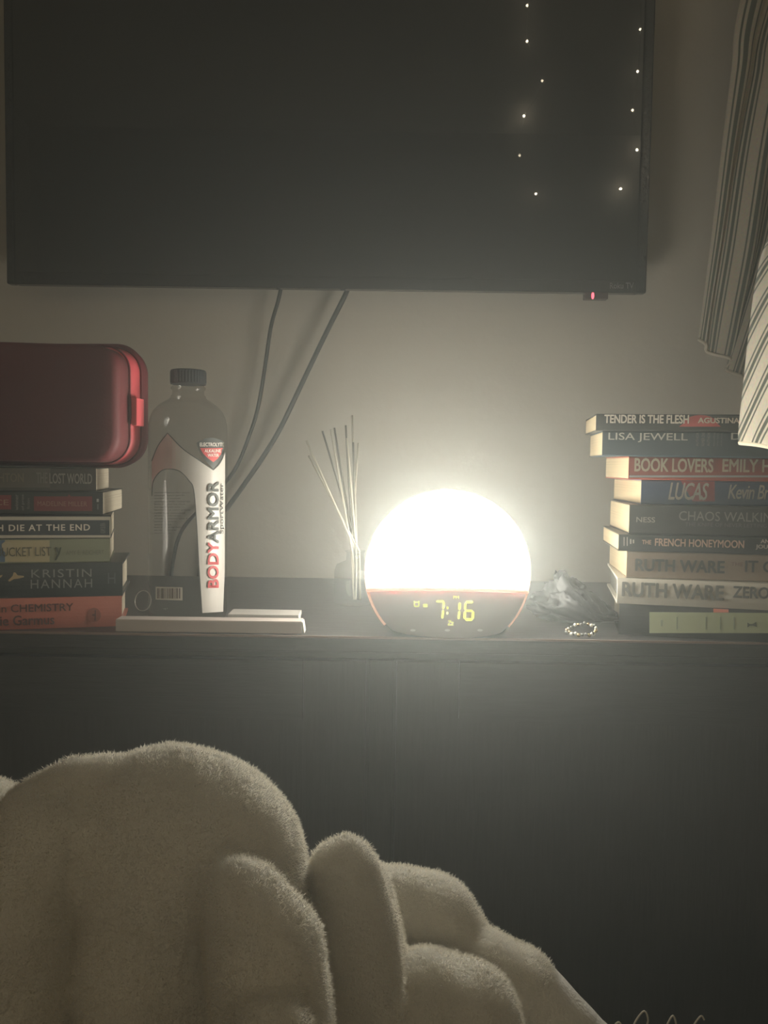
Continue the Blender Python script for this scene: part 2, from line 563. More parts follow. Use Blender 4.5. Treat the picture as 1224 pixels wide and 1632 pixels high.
page_lit = page_m.copy()
page_lit.name = 'brightened_pages'
e_ = [n for n in page_lit.node_tree.nodes if n.type == 'VALTORGB'][0].color_ramp.elements
e_[0].color, e_[1].color = (0.60, 0.51, 0.38, 1), (0.86, 0.78, 0.62, 1)  # lighter copy for the left stack: brightness the lamp lacks there, put into colour
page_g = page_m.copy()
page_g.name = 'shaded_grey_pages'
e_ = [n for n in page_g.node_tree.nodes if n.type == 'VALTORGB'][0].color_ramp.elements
e_[0].color, e_[1].color = (0.12, 0.12, 0.10, 1), (0.20, 0.19, 0.16, 1)  # grey copy with the shade on these page ends painted in


class Book:
    """a book lying flat, its spine towards -y; s = +1 when it runs to +x from the end we see, -1 when it runs to -x"""

    def __init__(self, label, s, px_end, Y0, z0, T, cover, W=0.13, L=0.205, px_back=None, hard=False, group=None, yaw=None, pages=None):
        # world x of the spine corner we see
        self.A = P(px_end, 816, Y0).x
        mid = P(px_end, 0, Y0)
        # roll makes x depend on the row: take the row of the book itself
        for _ in range(3):
            pass
        d = Vector((0, Y0, z0 + T / 2)) - CAM
        row = 816 - F * d.dot(cu) / d.dot(fw)
        self.A = P(px_end, row, Y0).x
        if yaw is None:
            yaw = 0.0
            if px_back is not None:
                lo, hi = -0.6, 0.6
                for _ in range(40):
                    m_ = (lo + hi) / 2
                    q = Vector((self.A - W * math.sin(m_), Y0 + W * math.cos(m_), z0 + T / 2)) - CAM
                    px = 612 + F * q.dot(cr) / q.dot(fw)
                    if px > px_back:
                        lo = m_
                    else:
                        hi = m_
                yaw = (lo + hi) / 2
        self.yaw, self.Y0, self.z0, self.T, self.s, self.L, self.W = yaw, Y0, z0, T, s, L, W
        self.o = thing('book', label, 'book', (self.A, Y0, z0), yaw, group)
        t = 0.0028 if hard else 0.0007
        ov = 0.004 if hard else 0.0002
        c = min(0.0016, T * 0.2)
        if hard:
            n = 9
            outer = [(W, 0), (0.004, 0)]
            for k in range(n):
                a = k / (n - 1)
                outer.append((0.0018 - 0.0030 * math.sin(math.pi * a) + 0.0, T * a))
            outer += [(0.004, T), (W, T)]
        else:
            outer = [(W, 0), (c, 0), (c * 0.3, c * 0.3), (0, c), (0, T - c), (c * 0.3, T - c * 0.3), (c, T), (W, T)]
        inner = [(max(a, t + (0.002 if hard else 0)), min(max(b_, t), T - t)) for a, b_ in outer]
        vs, fs = [], []
        for x in (0, s * L):
            vs += [(x, a, b_) for a, b_ in outer] + [(x, a, b_) for a, b_ in inner]
        n = len(outer)
        for i in range(n - 1):
            fs.append((i, i + 1, 2 * n + i + 1, 2 * n + i))
            fs.append((n + i, 3 * n + i, 3 * n + i + 1, n + i + 1))
            fs.append((i, n + i, n + i + 1, i + 1))
            fs.append((2 * n + i, 2 * n + i + 1, 3 * n + i + 1, 3 * n + i))
        for i in (0, n - 1):
            fs.append((i, n + i, 3 * n + i, 2 * n + i))
        bm = bmesh.new()
        bv = [bm.verts.new(v) for v in vs]
        for f_ in fs:
            try:
                bm.faces.new([bv[k] for k in f_])
            except ValueError:
                pass
        bmesh.ops.remove_doubles(bm, verts=bm.verts[:], dist=1e-6)
        self.cover = obj('cover', bm, cover, self.o)
        # the page block bulges a little at its ends
        e = 0.0035 if hard else 0.0006
        bm = bmesh.new()
        rings = []
        zz = [t + 0.0001, t + 0.0012, T / 2, T - t - 0.0012, T - t - 0.0001]
        for z_, ins in zip(zz, (0.0008, 0.0001, 0, 0.0001, 0.0008)):
            xa, xb = s * (e + ins), s * (L - e - ins)
            ya, yb = t + (0.0022 if hard else 0.0002), W - ov - ins
            rr = [(xa, ya, z_), (xb, ya, z_), (xb, yb, z_), (xa, yb, z_)]
            rings.append(rr)
        rings_mesh(bm, rings)
        obj('pages', bm, pages or (page_lit if s < 0 else page_m), self.o)
        self.front = 0.0013 if hard else 0.0

    def loc(self, px, py):
        """spine coordinates (along the book, up) of a pixel"""
        d = ray(px, py)
        n = Vector((math.sin(self.yaw), -math.cos(self.yaw), 0))
        q0 = Vector((self.A, self.Y0, self.z0)) + n * self.front
        t = (q0 - CAM).dot(n) / d.dot(n)
        q = CAM + d * t - Vector((self.A, self.Y0, self.z0))
        ax = Vector((math.cos(self.yaw), math.sin(self.yaw), 0))
        return q.dot(ax), q.z

    def text(self, name, body, x0, x1, yt, yb, c, bold=0.0, shear=0.0, spacing=1.0, lift=0.0004, rot=0):
        v, f = text_tris(body, bold, shear, spacing)
        xa, _ = self.loc(x0, (yt + yb) / 2)
        xb, _ = self.loc(x1, (yt + yb) / 2)
        _, za = self.loc((x0 + x1) / 2, yb)
        _, zb_ = self.loc((x0 + x1) / 2, yt)
        za, zb_ = max(za, 0.0008), min(zb_, self.T - 0.0008)
        if rot:
            v = [(1 - b_, a, l) if rot == 1 else (b_, 1 - a, l) for a, b_, l in v]
        return pyobj(name, [(xa + a * (xb - xa), -self.front - lift - l, za + b_ * (zb_ - za)) for a, b_, l in v], f, ink(c), self.o)

    def poly(self, name, pts, c, lift=0.0002, m=None):
        q = [self.loc(*p) for p in pts]
        q = [(a, min(max(b_, 0.0004), self.T - 0.0004)) for a, b_ in q]
        vs = [(a, -self.front - lift, b_) for a, b_ in q] + [(a, -self.front + 0.0001, b_) for a, b_ in q]
        n = len(q)
        fs = [tuple(range(n))] + [(i, i + n, (i + 1) % n + n, (i + 1) % n) for i in range(n)]
        return pyobj(name, vs, fs, m or ink(c), self.o)

    def rect(self, name, x0, x1, yt, yb, c, lift=0.0002):
        return self.poly(name, [(x0, yt), (x1, yt), (x1, yb), (x0, yb)], c, lift)


def cov(name, c, rough=0.45):
    return mat('cover_' + name, c, rough, bump=0.08, bscale=500, var=0.06, vscale=60, coat=0.15, coat_rough=0.25)


GAP = 0.0003
# --- right stack, from the bottom up (spine corner pixel, page corner pixel, rows of the spine)
RG, LG = 'books stacked beside the lamp', 'books stacked under the red bag'
YR = 0.950


def thick(yt, yb, Y):
    return (yb - yt) * Y / F


z = TOP_Z + GAP
BT = thick(964.5, 1015, YR)
bk = Book('black book with a pale green spine panel, lowest in its stack', 1, 987, YR + 0.003, z, BT, cov('black', (0.020, 0.022, 0.022)), px_back=975, W=0.15, L=0.23, hard=True, group=RG)
bk.rect('spine_panel', 1035, 1290, 975.5, 1009, (0.40, 0.44, 0.26), 0.0004)
bk.rect('orange_tab', 1137, 1161, 968.5, 976, (0.75, 0.25, 0.16), 0.0008)
for x in (1078, 1124, 1147, 1169):
    bk.rect('faded_rule', x, x + 1.6, 983, 1003, (0.24, 0.28, 0.18), 0.0007)
bk.poly('faded_emblem', [(1191, 992), (1195, 994.5), (1199, 994.5), (1205, 991), (1206, 999), (1199, 996.8), (1195, 996.8), (1191, 1000)], (0.10, 0.12, 0.08), 0.0007)
bk.rect('faded_rule', 1053, 1056, 988, 998, (0.26, 0.30, 0.19), 0.0007)
z += BT + GAP
t_ = thick(922.5, 964, YR)
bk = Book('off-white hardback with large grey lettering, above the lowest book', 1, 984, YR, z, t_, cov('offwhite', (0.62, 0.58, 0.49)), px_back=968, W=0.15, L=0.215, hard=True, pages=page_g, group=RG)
bk.text('author_lettering', 'RUTH WARE', 991, 1154, 930, 954, (0.17, 0.17, 0.15), 0.034)
bk.text('title_lettering', 'ZERO DAYS', 1168, 1290, 936, 955, (0.12, 0.12, 0.11), 0.032)
z += t_ + GAP
t_ = thick(878, 921, YR)
bk = Book('taupe paperback with bold dark lettering, resting on the off-white hardback', 1, 999, YR, z, t_, cov('taupe', (0.34, 0.27, 0.20)), px_back=971, W=0.13, group=RG)
bk.text('author_lettering', 'RUTH WARE', 1012, 1155, 892, 912, (0.07, 0.075, 0.065), 0.034)
bk.text('title_article', 'THE', 1165, 1184, 896, 902, (0.20, 0.11, 0.07), 0.0)
bk.text('title_lettering', 'IT GIRL', 1187, 1270, 894, 913, (0.08, 0.085, 0.075), 0.028)
z += t_ + GAP
t_ = thick(850, 877, YR)
bk = Book('thin black paperback with small peach lettering, below the thick dark grey one', 1, 986, YR - 0.002, z, t_, cov('blackish', (0.030, 0.034, 0.034)), px_back=961, W=0.13, group=RG)
for x, w, a in ((994, 1.2, 0), (999, 1.2, 0), (1004, 2.2, 3), (1008.5, 2.2, 4)):
    bk.rect('spine_mark', x, x + w, 856 + a, 870 - a, (0.55, 0.52, 0.46))
bk.text('title_article', 'THE', 1023, 1038, 860.5, 867.5, (0.62, 0.44, 0.32), 0.032)
bk.text('title_lettering', 'FRENCH HONEYMOON', 1043.5, 1186, 859.5, 872, (0.68, 0.48, 0.36), 0.028)
bk.text('author_lettering', 'ANNE-SOPHIE', 1212, 1275, 860, 866.5, (0.6, 0.55, 0.48), 0.032)
bk.text('author_lettering', 'JOUHANNEAU', 1204, 1275, 868.5, 877, (0.6, 0.55, 0.48), 0.032)
z += t_ + GAP
t_ = thick(802, 849, YR)
bk = Book('thick dark grey paperback with faint silver lettering', 1, 1003, YR, z, t_, cov('charcoal', (0.042, 0.044, 0.040)), px_back=972, W=0.13, group=RG)
bk.text('author_lettering', 'NESS', 1014, 1044, 824, 832.5, (0.42, 0.40, 0.34), 0.015)
bk.text('title_lettering', 'CHAOS WALKING', 1082, 1245, 816, 831, (0.30, 0.29, 0.26), 0.0)
bk.text('subtitle_lettering', 'THE KNIFE OF NEVER LETTING GO', 1092, 1240, 834, 840, (0.16, 0.16, 0.145), 0.0)
z += t_ + GAP
t_ = thick(762, 801, YR)
bk = Book('blue paperback with a red square behind white brush lettering', 1, 1022, YR + 0.004, z, t_, cov('blue', (0.055, 0.105, 0.22)), px_back=978, W=0.13, group=RG)
bk.poly('red_square', [(1085, 766), (1139, 766), (1139, 799), (1104, 799)], (0.42, 0.055, 0.06))
bk.text('title_lettering', 'LUCAS', 1065, 1129, 769, 797, (0.62, 0.60, 0.54), 0.02, 0.25, 0.9, 0.0006)
bk.text('author_lettering', 'Kevin Brooks', 1160, 1262, 773, 796, (0.58, 0.57, 0.52), 0.012, 0.22, 0.9)
z += t_ + GAP
t_ = thick(724, 760.5, YR)
bk = Book('red paperback with condensed cream lettering on its spine', 1, 1002, YR, z, t_, cov('red', (0.40, 0.075, 0.045)), px_back=965, W=0.13, group=RG)
bk.text('title_lettering', 'BOOK LOVERS', 1011, 1137, 730.5, 752.5, (0.72, 0.60, 0.44), 0.032)
bk.text('author_lettering', 'EMILY HENRY', 1151, 1285, 732.5, 753, (0.70, 0.58, 0.42), 0.028)
bk.rect('pale_stripe', 1003, 1290, 757.6, 760.8, (0.55, 0.56, 0.56))
z += t_ + GAP
t_ = thick(683, 722.5, YR)
bk = Book('dark blue-grey paperback with thin pale lettering, second from the top', 1, 960, YR + 0.002, z, t_, cov('slate', (0.045, 0.070, 0.088)), px_back=940, W=0.13, group=RG)
bk.text('author_lettering', 'LISA JEWELL', 969.5, 1096, 690, 705, (0.60, 0.60, 0.55), 0.008)
for x, w in ((1109, 4.5), (1118, 5), (1127, 4.5), (1137, 2.4), (1143, 2.0), (1149, 2.0)):
    bk.text('small_lettering', {4.5: 'AUTHOR', 5: 'NUMBER ONE', 2.4: 'bestselling', 2.0: 'of the family'}[w], x, x + w, 686, 711, (0.22, 0.23, 0.21), 0.0, rot=1)
bk.text('title_lettering', 'DARK', 1165, 1235, 689, 701, (0.60, 0.60, 0.55), 0.008)
z += t_ + GAP
t_ = thick(656, 682.5, YR)
bk = Book('thin black paperback with a red half disc on its spine, topmost of its stack', 1, 950, YR, z, t_, cov('ink', (0.026, 0.028, 0.026)), px_back=933, W=0.13, group=RG)
pts = [(1082, 680)] + [(1116 + 26 * math.cos(a), 674 - 12.5 * math.sin(a)) for a in [math.pi - k * math.pi / 10 for k in range(11)]] + [(1149, 680)]
bk.poly('red_half_disc', pts, (0.55, 0.085, 0.08))
bk.text('title_lettering', 'TENDER IS THE FLESH', 963, 1098, 660, 675, (0.86, 0.80, 0.70), 0.036, lift=0.0006)
bk.text('author_lettering', 'AGUSTINA BAZTERRICA', 1112, 1262, 666, 675, (0.78, 0.70, 0.58), 0.036, lift=0.0006)
RIGHT_TOP = z + t_

# --- left stack
YL = 0.958
z = TOP_Z + GAP
t_ = thick(954, 1003, YL)
bk = Book('coral red hardback with dark lettering, lowest under the red bag', -1, 194, YL, z, t_, cov('coral', (0.50, 0.15, 0.105)), px_back=204, W=0.11, L=0.23, hard=True, group=LG)
bk.text('title_lettering', 'LESSONS in CHEMISTRY', -86, 117, 963.5, 976, (0.10, 0.035, 0.03), 0.015)
bk.text('author_lettering', 'Bonnie Garmus', -45, 87, 981, 997, (0.09, 0.032, 0.03), 0.02)
pts = [(150 + 11 * math.cos(k * math.pi / 10), 980 + 11.5 * math.sin(k * math.pi / 10)) for k in range(20)]
bk.poly('publisher_disc', pts, (0.30, 0.085, 0.06))
bk.poly('publisher_mark', [(151, 972), (153, 972), (153, 989), (150, 989), (151, 982), (147, 981), (147, 979), (151, 978)], (0.12, 0.035, 0.03), 0.0006)
z += t_ + GAP
t_ = thick(899, 953, YL)
bk = Book('very dark teal hardback with a tan bird and spaced capitals', -1, 195, YL, z, t_, cov('teal', (0.030, 0.042, 0.046)), px_back=207, W=0.11, L=0.23, hard=True, group=LG)
bk.text('author_first_name', 'KRISTIN', 50, 146, 907, 920, (0.26, 0.27, 0.25), 0.0, spacing=1.15)
bk.text('author_last_name', 'HANNAH', 49, 147, 923, 937, (0.24, 0.25, 0.23), 0.0, spacing=1.2)
bk.poly('bird_print', [(13, 925), (20, 918), (22, 912), (25, 913), (28, 917), (38, 918), (38, 920), (30, 922), (22, 923), (15, 927)], (0.50, 0.38, 0.20))
bk.poly('bird_print', [(-8, 922), (-3, 918), (4, 916), (3, 919), (-3, 923)], (0.50, 0.38, 0.20))
bk.text('publisher_mark', 'H', 172, 184, 913, 930, (0.10, 0.12, 0.12), 0.0)
z += t_ + GAP
t_ = thick(859, 897.5, YL)
bk = Book('sage green paperback with a cream patch behind its title', -1, 175, YL, z, t_, cov('sage', (0.235, 0.25, 0.165)), px_back=182, W=0.125, L=0.205, group=LG)
bk.rect('cream_patch', 3, 79, 861, 895.5, (0.44, 0.38, 0.22))
bk.rect('blue_patch', -60, 8, 861, 895.5, (0.10, 0.16, 0.24), 0.0003)
bk.poly('cloud_print', [(3, 867), (8, 863), (16, 864), (20, 870), (18, 878), (8, 880), (3, 875)], (0.46, 0.40, 0.25), 0.0005)
bk.text('title_lettering', "A TEAM'S BUCKET LIST", -75, 82, 872, 887, (0.10, 0.10, 0.065), 0.0, lift=0.0006)
bk.poly('ribbon_print', [(88, 872), (91, 872), (94, 880), (96, 872), (98, 872), (95, 883), (90, 893), (87, 893), (92, 882)], (0.07, 0.085, 0.06), 0.0006)
bk.text('author_lettering', 'AMY E. REICHERT', 105, 166, 877, 884, (0.16, 0.175, 0.115), 0.0)
z += t_ + GAP
t_ = thick(822.5, 858.5, YL)
bk = Book('navy paperback framed by two cream lines with spaced white capitals', -1, 177, YL, z, t_, cov('navy', (0.038, 0.048, 0.055)), px_back=182, W=0.125, L=0.205, group=LG)
bk.rect('border_line', -60, 175, 823.5, 829, (0.50, 0.46, 0.37))
bk.rect('border_line', -60, 175, 853, 858, (0.50, 0.46, 0.37))
bk.rect('border_line', 174.5, 176.5, 823.5, 858, (0.50, 0.46, 0.37))
bk.text('title_lettering', 'THEY BOTH DIE AT THE END', -92, 143.5, 836, 846.5, (0.70, 0.65, 0.55), 0.022, spacing=1.15)
bk.text('author_lettering', 'ADAM SILVERA', 160, 168, 833.5, 850, (0.22, 0.22, 0.19), 0.0, rot=1)
z += t_ + GAP
t_ = thick(785, 822, YL)
bk = Book('black paperback with two dull red panels on its spine', -1, 164, YL, z, t_, cov('raven', (0.030, 0.038, 0.038)), px_back=195, W=0.13, L=0.205, group=LG)
bk.rect('red_panel', 54, 147, 791, 814.5, (0.21, 0.035, 0.04))
bk.rect('red_panel', -60, 18, 789, 812, (0.24, 0.035, 0.04))
bk.text('author_lettering', 'MADELINE MILLER', 60, 139, 799, 806.5, (0.36, 0.20, 0.13), 0.0, lift=0.0006)
bk.text('title_lettering', 'CIRCE', -40, 14, 796, 805, (0.40, 0.26, 0.16), 0.0, lift=0.0006)
bk.text('small_lettering', 'winner', 24, 29.5, 788, 813, (0.26, 0.25, 0.22), 0.0, rot=1)
bk.text('small_lettering', 'of prize', 34, 39.5, 788, 813, (0.26, 0.25, 0.22), 0.0, rot=1)
bk.text('small_lettering', 'fiction', 43, 47.5, 794, 811, (0.20, 0.19, 0.17), 0.0, rot=1)
bk.poly('leaf_emblem', [(107, 793), (110, 787.5), (112, 790), (116, 793)], (0.22, 0.05, 0.05), 0.0005)
bk.rect('publisher_mark', 154, 157.5, 795, 800, (0.42, 0.42, 0.38))
bk.rect('publisher_mark', 155, 157, 803, 812, (0.16, 0.17, 0.16))
z += t_ + GAP
t_ = thick(747, 784, YL)
bk = Book('dark grey paperback with tall worn capitals, directly under the red bag', -1, 153, YL, z, t_, cov('grey', (0.058, 0.056, 0.050)), px_back=174, W=0.105, L=0.175, group=LG)
bk.rect('paler_patch', -60, 80, 746, 777, (0.115, 0.105, 0.085))
bk.text('author_lettering', 'CRICHTON', -35, 38, 754, 768, (0.19, 0.165, 0.11), 0.02, lift=0.0006)
bk.text('title_article', 'THE', 58, 76, 753, 770, (0.20, 0.185, 0.15), 0.02, lift=0.0006)
bk.text('title_lettering', 'LOST WORLD', 79, 147, 754.5, 771, (0.30, 0.285, 0.24), 0.02, lift=0.0006)
LEFT_TOP = z + t_

# ------------------------------------------------------------------ red toiletry bag on the left stack
BY0, BY1 = 0.925, 1.05
bxr = P(236, 650, 1.0).x
bxl = bxr - 0.27
bz0 = LEFT_TOP + 0.0006
bz1 = P(170, 543, 0.96).z
bag = thing('toiletry_bag', 'red zipped toiletry bag lying on top of the book stack', 'bag', ((bxl + bxr) / 2, 0.955, bz0), R(-5))
red = mat('red_bag_cloth', (0.15, 0.030, 0.034), 0.62, bump=0.12, bscale=300, var=0.12, vscale=14)
dred = mat('dark_red_gusset', (0.16, 0.018, 0.028), 0.55, bump=0.1, bscale=300)
pink = mat('pinkish_red_zip_tape', (0.72, 0.10, 0.12), 0.5, bump=0.15, bscale=800)
hw, hh = (bxr - bxl) / 2, (bz1 - bz0) / 2


def bag_ring(inset, yy, n=20, wob=0.0):
    """a rounded rectangle"""
    out = []
    W_, H_ = hw - inset, hh - inset * 0.9
    r = max(0.006, 0.036 - inset)
    for cx_, cz_, a0 in ((W_ - r, -H_ + r, -90), (W_ - r, H_ - r, 0), (-W_ + r, H_ - r, 90), (-W_ + r, -H_ + r, 180)):
        for k in range(n):
            a = R(a0 + 90 * k / (n - 1))
            X, Z = cx_ + r * math.cos(a), cz_ + r * math.sin(a)
            if Z > 0:
                Z += wob * math.sin(X * 40 + 0.3) * Z / H_
            out.append((X, yy, hh + Z))
    return out


yb0 = -0.030
fx = 0.0           # the front panel ends short of the gusset on the right


def shift(r, dx):
    return [(x + dx, y_, z_) for x, y_, z_ in r]


bm = bmesh.new()
front = [shift(bag_ring(i, yy, wob=0.0042), fx * k) for i, yy, k in ((0.06, yb0 - 0.003, 0.5), (0.03, yb0 - 0.0015, 0.5), (0.014, yb0 + 0.0005, 0.5), (0.009, yb0 + 0.003, 0.48), (0.007, yb0 + 0.008, 0.48), (0.007, yb0 + 0.034, 0.48))]
rings_mesh(bm, front)
obj('front_panel', bm, red, bag, True)
bm = bmesh.new()
rings_mesh(bm, [shift(bag_ring(0.0068, yb0 + 0.0345, wob=0.0042), fx * 0.46), shift(bag_ring(0.0055, yb0 + 0.050, wob=0.0024), fx * 0.30), shift(bag_ring(0.0045, yb0 + 0.062, wob=0.002), fx * 0.16)])
obj('zip_tape', bm, pink, bag, True)
bm = bmesh.new()
rings_mesh(bm, [bag_ring(0.003, yb0 + 0.0625), bag_ring(0.0, yb0 + 0.068), bag_ring(0.003, yb0 + 0.083), bag_ring(0.02, yb0 + 0.092), bag_ring(0.06, yb0 + 0.096)])
obj('back_panel', bm, dred, bag, True)
for yy, dx, i in ((yb0 + 0.0342, fx * 0.47, 0.0058), (yb0 + 0.0622, fx * 0.12, 0.0028)):
    bm = bmesh.new()
    rr = shift(bag_ring(i, yy, wob=0.002), dx)
    add_tube(bm, rr + [rr[0]], 0.0011, 6, False)
    obj('piping', bm, dred, bag, True)
tabm = bmesh.new()
q = P(224, 658, 0.965)
lx, ly, lzz = q.x - bag.location.x, q.y - 0.955, q.z - bz0
add_box(tabm, lx - 0.0035, lx + 0.0030, ly - 0.010, ly + 0.012, lzz - 0.016, lzz + 0.016, 0.001)
obj('pull_tab', tabm, pink, bag)

# ------------------------------------------------------------------ flat white box under the bottle
card = mat('white_card', (0.62, 0.54, 0.49), 0.6, bump=0.05, bscale=300)
p0, p1 = P(186, 985, 0.93), P(481, 1008, 0.93)
BXT = p0.z - TOP_Z - 0.001
box = thing('flat_box', 'long flat white cardboard box at the dresser edge in front of the bottle', 'box', (p1.x, 0.929, TOP_Z + GAP), R(0.6))
bl = p1.x - p0.x
obj('tray', bx(-bl + 0.001, -0.0016, 0.001, 0.0195, 0, BXT - 0.0022, 0.0005), card, box)
bm = bmesh.new()
add_box(bm, -bl, 0, 0, 0.0205, BXT - 0.0018, BXT, 0.0004)
add_box(bm, -bl, 0, -0.0004, 0.0004, 0.0006, BXT - 0.001, 0.0001)
obj('lid', bm, card, box)
bm = bmesh.new()
add_box(bm, 0, 0.0010, 0.001, 0.019, 0, 0.013, 0.0002)
fl = obj('side_flap', bm, mat('bright_white_card', (0.80, 0.76, 0.68), 0.6), box)
fl.rotation_euler = (0, R(-9), 0)
fl.location = (0.0022, 0, 0.0008)
p0, p1 = P(363, 978.5, 0.957), P(476, 979.5, 0.957)
T2 = p0.z - TOP_Z - 0.0005
bl2 = p1.x - p0.x
box2 = thing('small_box', 'small pale card box beside the bottle, behind the long flat box', 'box', (p1.x, 0.957, TOP_Z + GAP))
card2 = mat('pale_grey_card', (0.50, 0.47, 0.43), 0.6, bump=0.05, bscale=300)
obj('tray', bx(-bl2 + 0.0008, -0.0008, 0.0008, 0.0340, 0, T2 - 0.0058, 0.0004), card2, box2)
obj('lid', bx(-bl2, 0, 0, 0.0350, T2 - 0.0056, T2, 0.0005), card2, box2)

# ------------------------------------------------------------------ sport water bottle
BCY = 1.0
bot_z = TOP_Z + GAP
bc = P(300, 800, BCY)
SC = BCY / F
bottle = thing('water_bottle', 'clear plastic sport water bottle with a black cap and silver label', 'bottle', (bc.x, BCY, bot_z))
z_px = lambda py: P(300, py, BCY - 0.042).z - bot_z
H_B = P(300, 590, BCY).z - bot_z
BR = min((abs(P(300, r_ / 4, BCY).z - bot_z), r_ / 4) for r_ in range(3900, 4100))[1]      # row of the foot of the bottle's axis
def zrow(py):
    return (BR - py) / (BR - 590) * H_B


prof = [(BR, 48, 2.5), (BR - 1, 54, 2.5), (BR - 6, 58, 2.6), (BR - 13, 60, 2.6), (900, 60, 2.6), (780, 60, 2.6), (690, 60, 2.6), (676, 59.5, 2.6), (664, 57, 2.5), (654, 52, 2.5), (646, 45, 2.4), (640, 37, 2.1), (636, 30, 2.0), (633, 27, 2.0),
        (631, 27.5, 2.0), (629, 25, 2.0), (622, 24.5, 2.0), (620, 27, 2.0), (617, 27, 2.0), (615, 24.5, 2.0), (610, 24, 2.0), (600, 24, 1.7)]


def bsec(py, off=0.0):
    """half width and exponent of the bottle at a row"""
    for (a, wa, ea), (b_, wb_, eb) in zip(prof, prof[1:]):
        if a >= py >= b_:
            t = (a - py) / (a - b_)
            return (wa + (wb_ - wa) * t) * SC + off, ea + (eb - ea) * t
    return prof[0][1] * SC + off, prof[0][2]


def bring(py, off=0.0, n=64):
    w, e = bsec(py, off)
    out = []
    for k in range(n):
        a = 2 * math.pi * k / n
        c, s_ = math.cos(a), math.sin(a)
        out.append((w * math.copysign(abs(c) ** (2 / e), c), w * 0.94 * math.copysign(abs(s_) ** (2 / e), s_), zrow(py)))
    return out


pet = bpy.data.materials.new('clear_plastic')
pet.use_nodes = True
nt = pet.node_tree
nt.nodes.clear()
out = nt.nodes.new('ShaderNodeOutputMaterial')
tr = nt.nodes.new('ShaderNodeBsdfTransparent')
tr.inputs['Color'].default_value = (0.86, 0.86, 0.85, 1)
gl = nt.nodes.new('ShaderNodeBsdfGlossy')
gl.inputs['Roughness'].default_value = 0.04
lwt = nt.nodes.new('ShaderNodeLayerWeight')
lwt.inputs['Blend'].default_value = 0.5
pw = nt.nodes.new('ShaderNodeMath')
pw.operation = 'POWER'
pw.inputs[1].default_value = 4.0
nt.links.new(lwt.outputs['Facing'], pw.inputs[0])
lw = nt.nodes.new('ShaderNodeMath')
lw.operation = 'MULTIPLY_ADD'
lw.inputs[1].default_value = 0.40
lw.inputs[2].default_value = 0.012
nt.links.new(pw.outputs[0], lw.inputs[0])
ms = nt.nodes.new('ShaderNodeMixShader')
nt.links.new(lw.outputs[0], ms.inputs[0])
nt.links.new(tr.outputs[0], ms.inputs[1])
nt.links.new(gl.outputs[0], ms.inputs[2])
nt.links.new(ms.outputs[0], out.inputs['Surface'])
bm = bmesh.new()
rows = []
for (a, _, _), (b_, _, _) in zip(prof, prof[1:]):
    n = 3 if a - b_ > 8 else 1
    rows += [a - (a - b_) * k / n for k in range(n)]
rings_mesh(bm, [bring(r_) for r_ in rows] + [bring(600.0)], True, False)
obj('body', bm, pet, bottle, True)
bm = bmesh.new()
cw = 27.6 * SC


def cring(w, zz, n=72, rib=0.0):
    return [((w + (rib if k % 2 else 0)) * math.cos(2 * math.pi * k / n), (w + (rib if k % 2 else 0)) * math.sin(2 * math.pi * k / n), zz) for k in range(n)]


rings_mesh(bm, [cring(cw, zrow(612.5)), cring(cw, zrow(610.5)), cring(cw, zrow(610), rib=0.0004), cring(cw, zrow(594), rib=0.0004), cring(cw * 0.985, zrow(591)), cring(cw * 0.93, zrow(590)), cring(cw * 0.5, zrow(589.7))])
obj('cap', bm, mat('black_cap_plastic', (0.018, 0.020, 0.022), 0.4), bottle)


def bfront(px, py, lift=0.0005):
    """bottle surface at a pixel of its front, in the bottle's frame"""
    Y = BCY - 0.042
    for _ in range(6):
        q = P(px, py, Y)
        x = q.x - bc.x
        row = BR - (q.z - bot_z) / H_B * (BR - 590)
        w, e = bsec(min(max(row, 600), BR), lift)
        k = min(0.995, abs(x) / w)
        Y = BCY - w * 0.94 * (1 - k ** e) ** (1 / e)
    q = P(px, py, Y)
    x = max(-w * 0.999, min(w * 0.999, q.x - bc.x))
    return Vector((x, Y - BCY, q.z - bot_z))


def wrap(name, poly, m, lift, step=5.0):
    """a printed shape laid onto the bottle"""
    pts = [Vector(p) for p in poly]
    dense = []
    for i in range(len(pts)):
        a, b_ = pts[i], pts[(i + 1) % len(pts)]
        n = max(1, int((b_ - a).length / step))
        dense += [a + (b_ - a) * k / n for k in range(n)]
    n = len(dense)
    edges = [(i, (i + 1) % n) for i in range(n)]
    x0, x1 = min(p.x for p in dense), max(p.x for p in dense)
    y0, y1 = min(p.y for p in dense), max(p.y for p in dense)
    extra = []
    yy = y0 + step / 2
    while yy < y1:
        xx = x0 + step / 2
        while xx < x1:
            inside = False
            for i, j in edges:
                a, b_ = dense[i], dense[j]
                if (a.y > yy) != (b_.y > yy) and xx < (b_.x - a.x) * (yy - a.y) / (b_.y - a.y) + a.x:
                    inside = not inside
            if inside:
                extra.append(Vector((xx, yy)))
            xx += step
        yy += step
    r_ = delaunay_2d_cdt(dense + extra, edges, [], 1, 1e-4)
    return pyobj(name, [bfront(v.x, v.y, lift) for v in r_[0]], [tuple(f_) for f_ in r_[2]], m, bottle, True)


def smooth2(pts, n=6):
    return [(v.x, v.y) for v in spline([(a, b_, 0) for a, b_ in pts], n)]


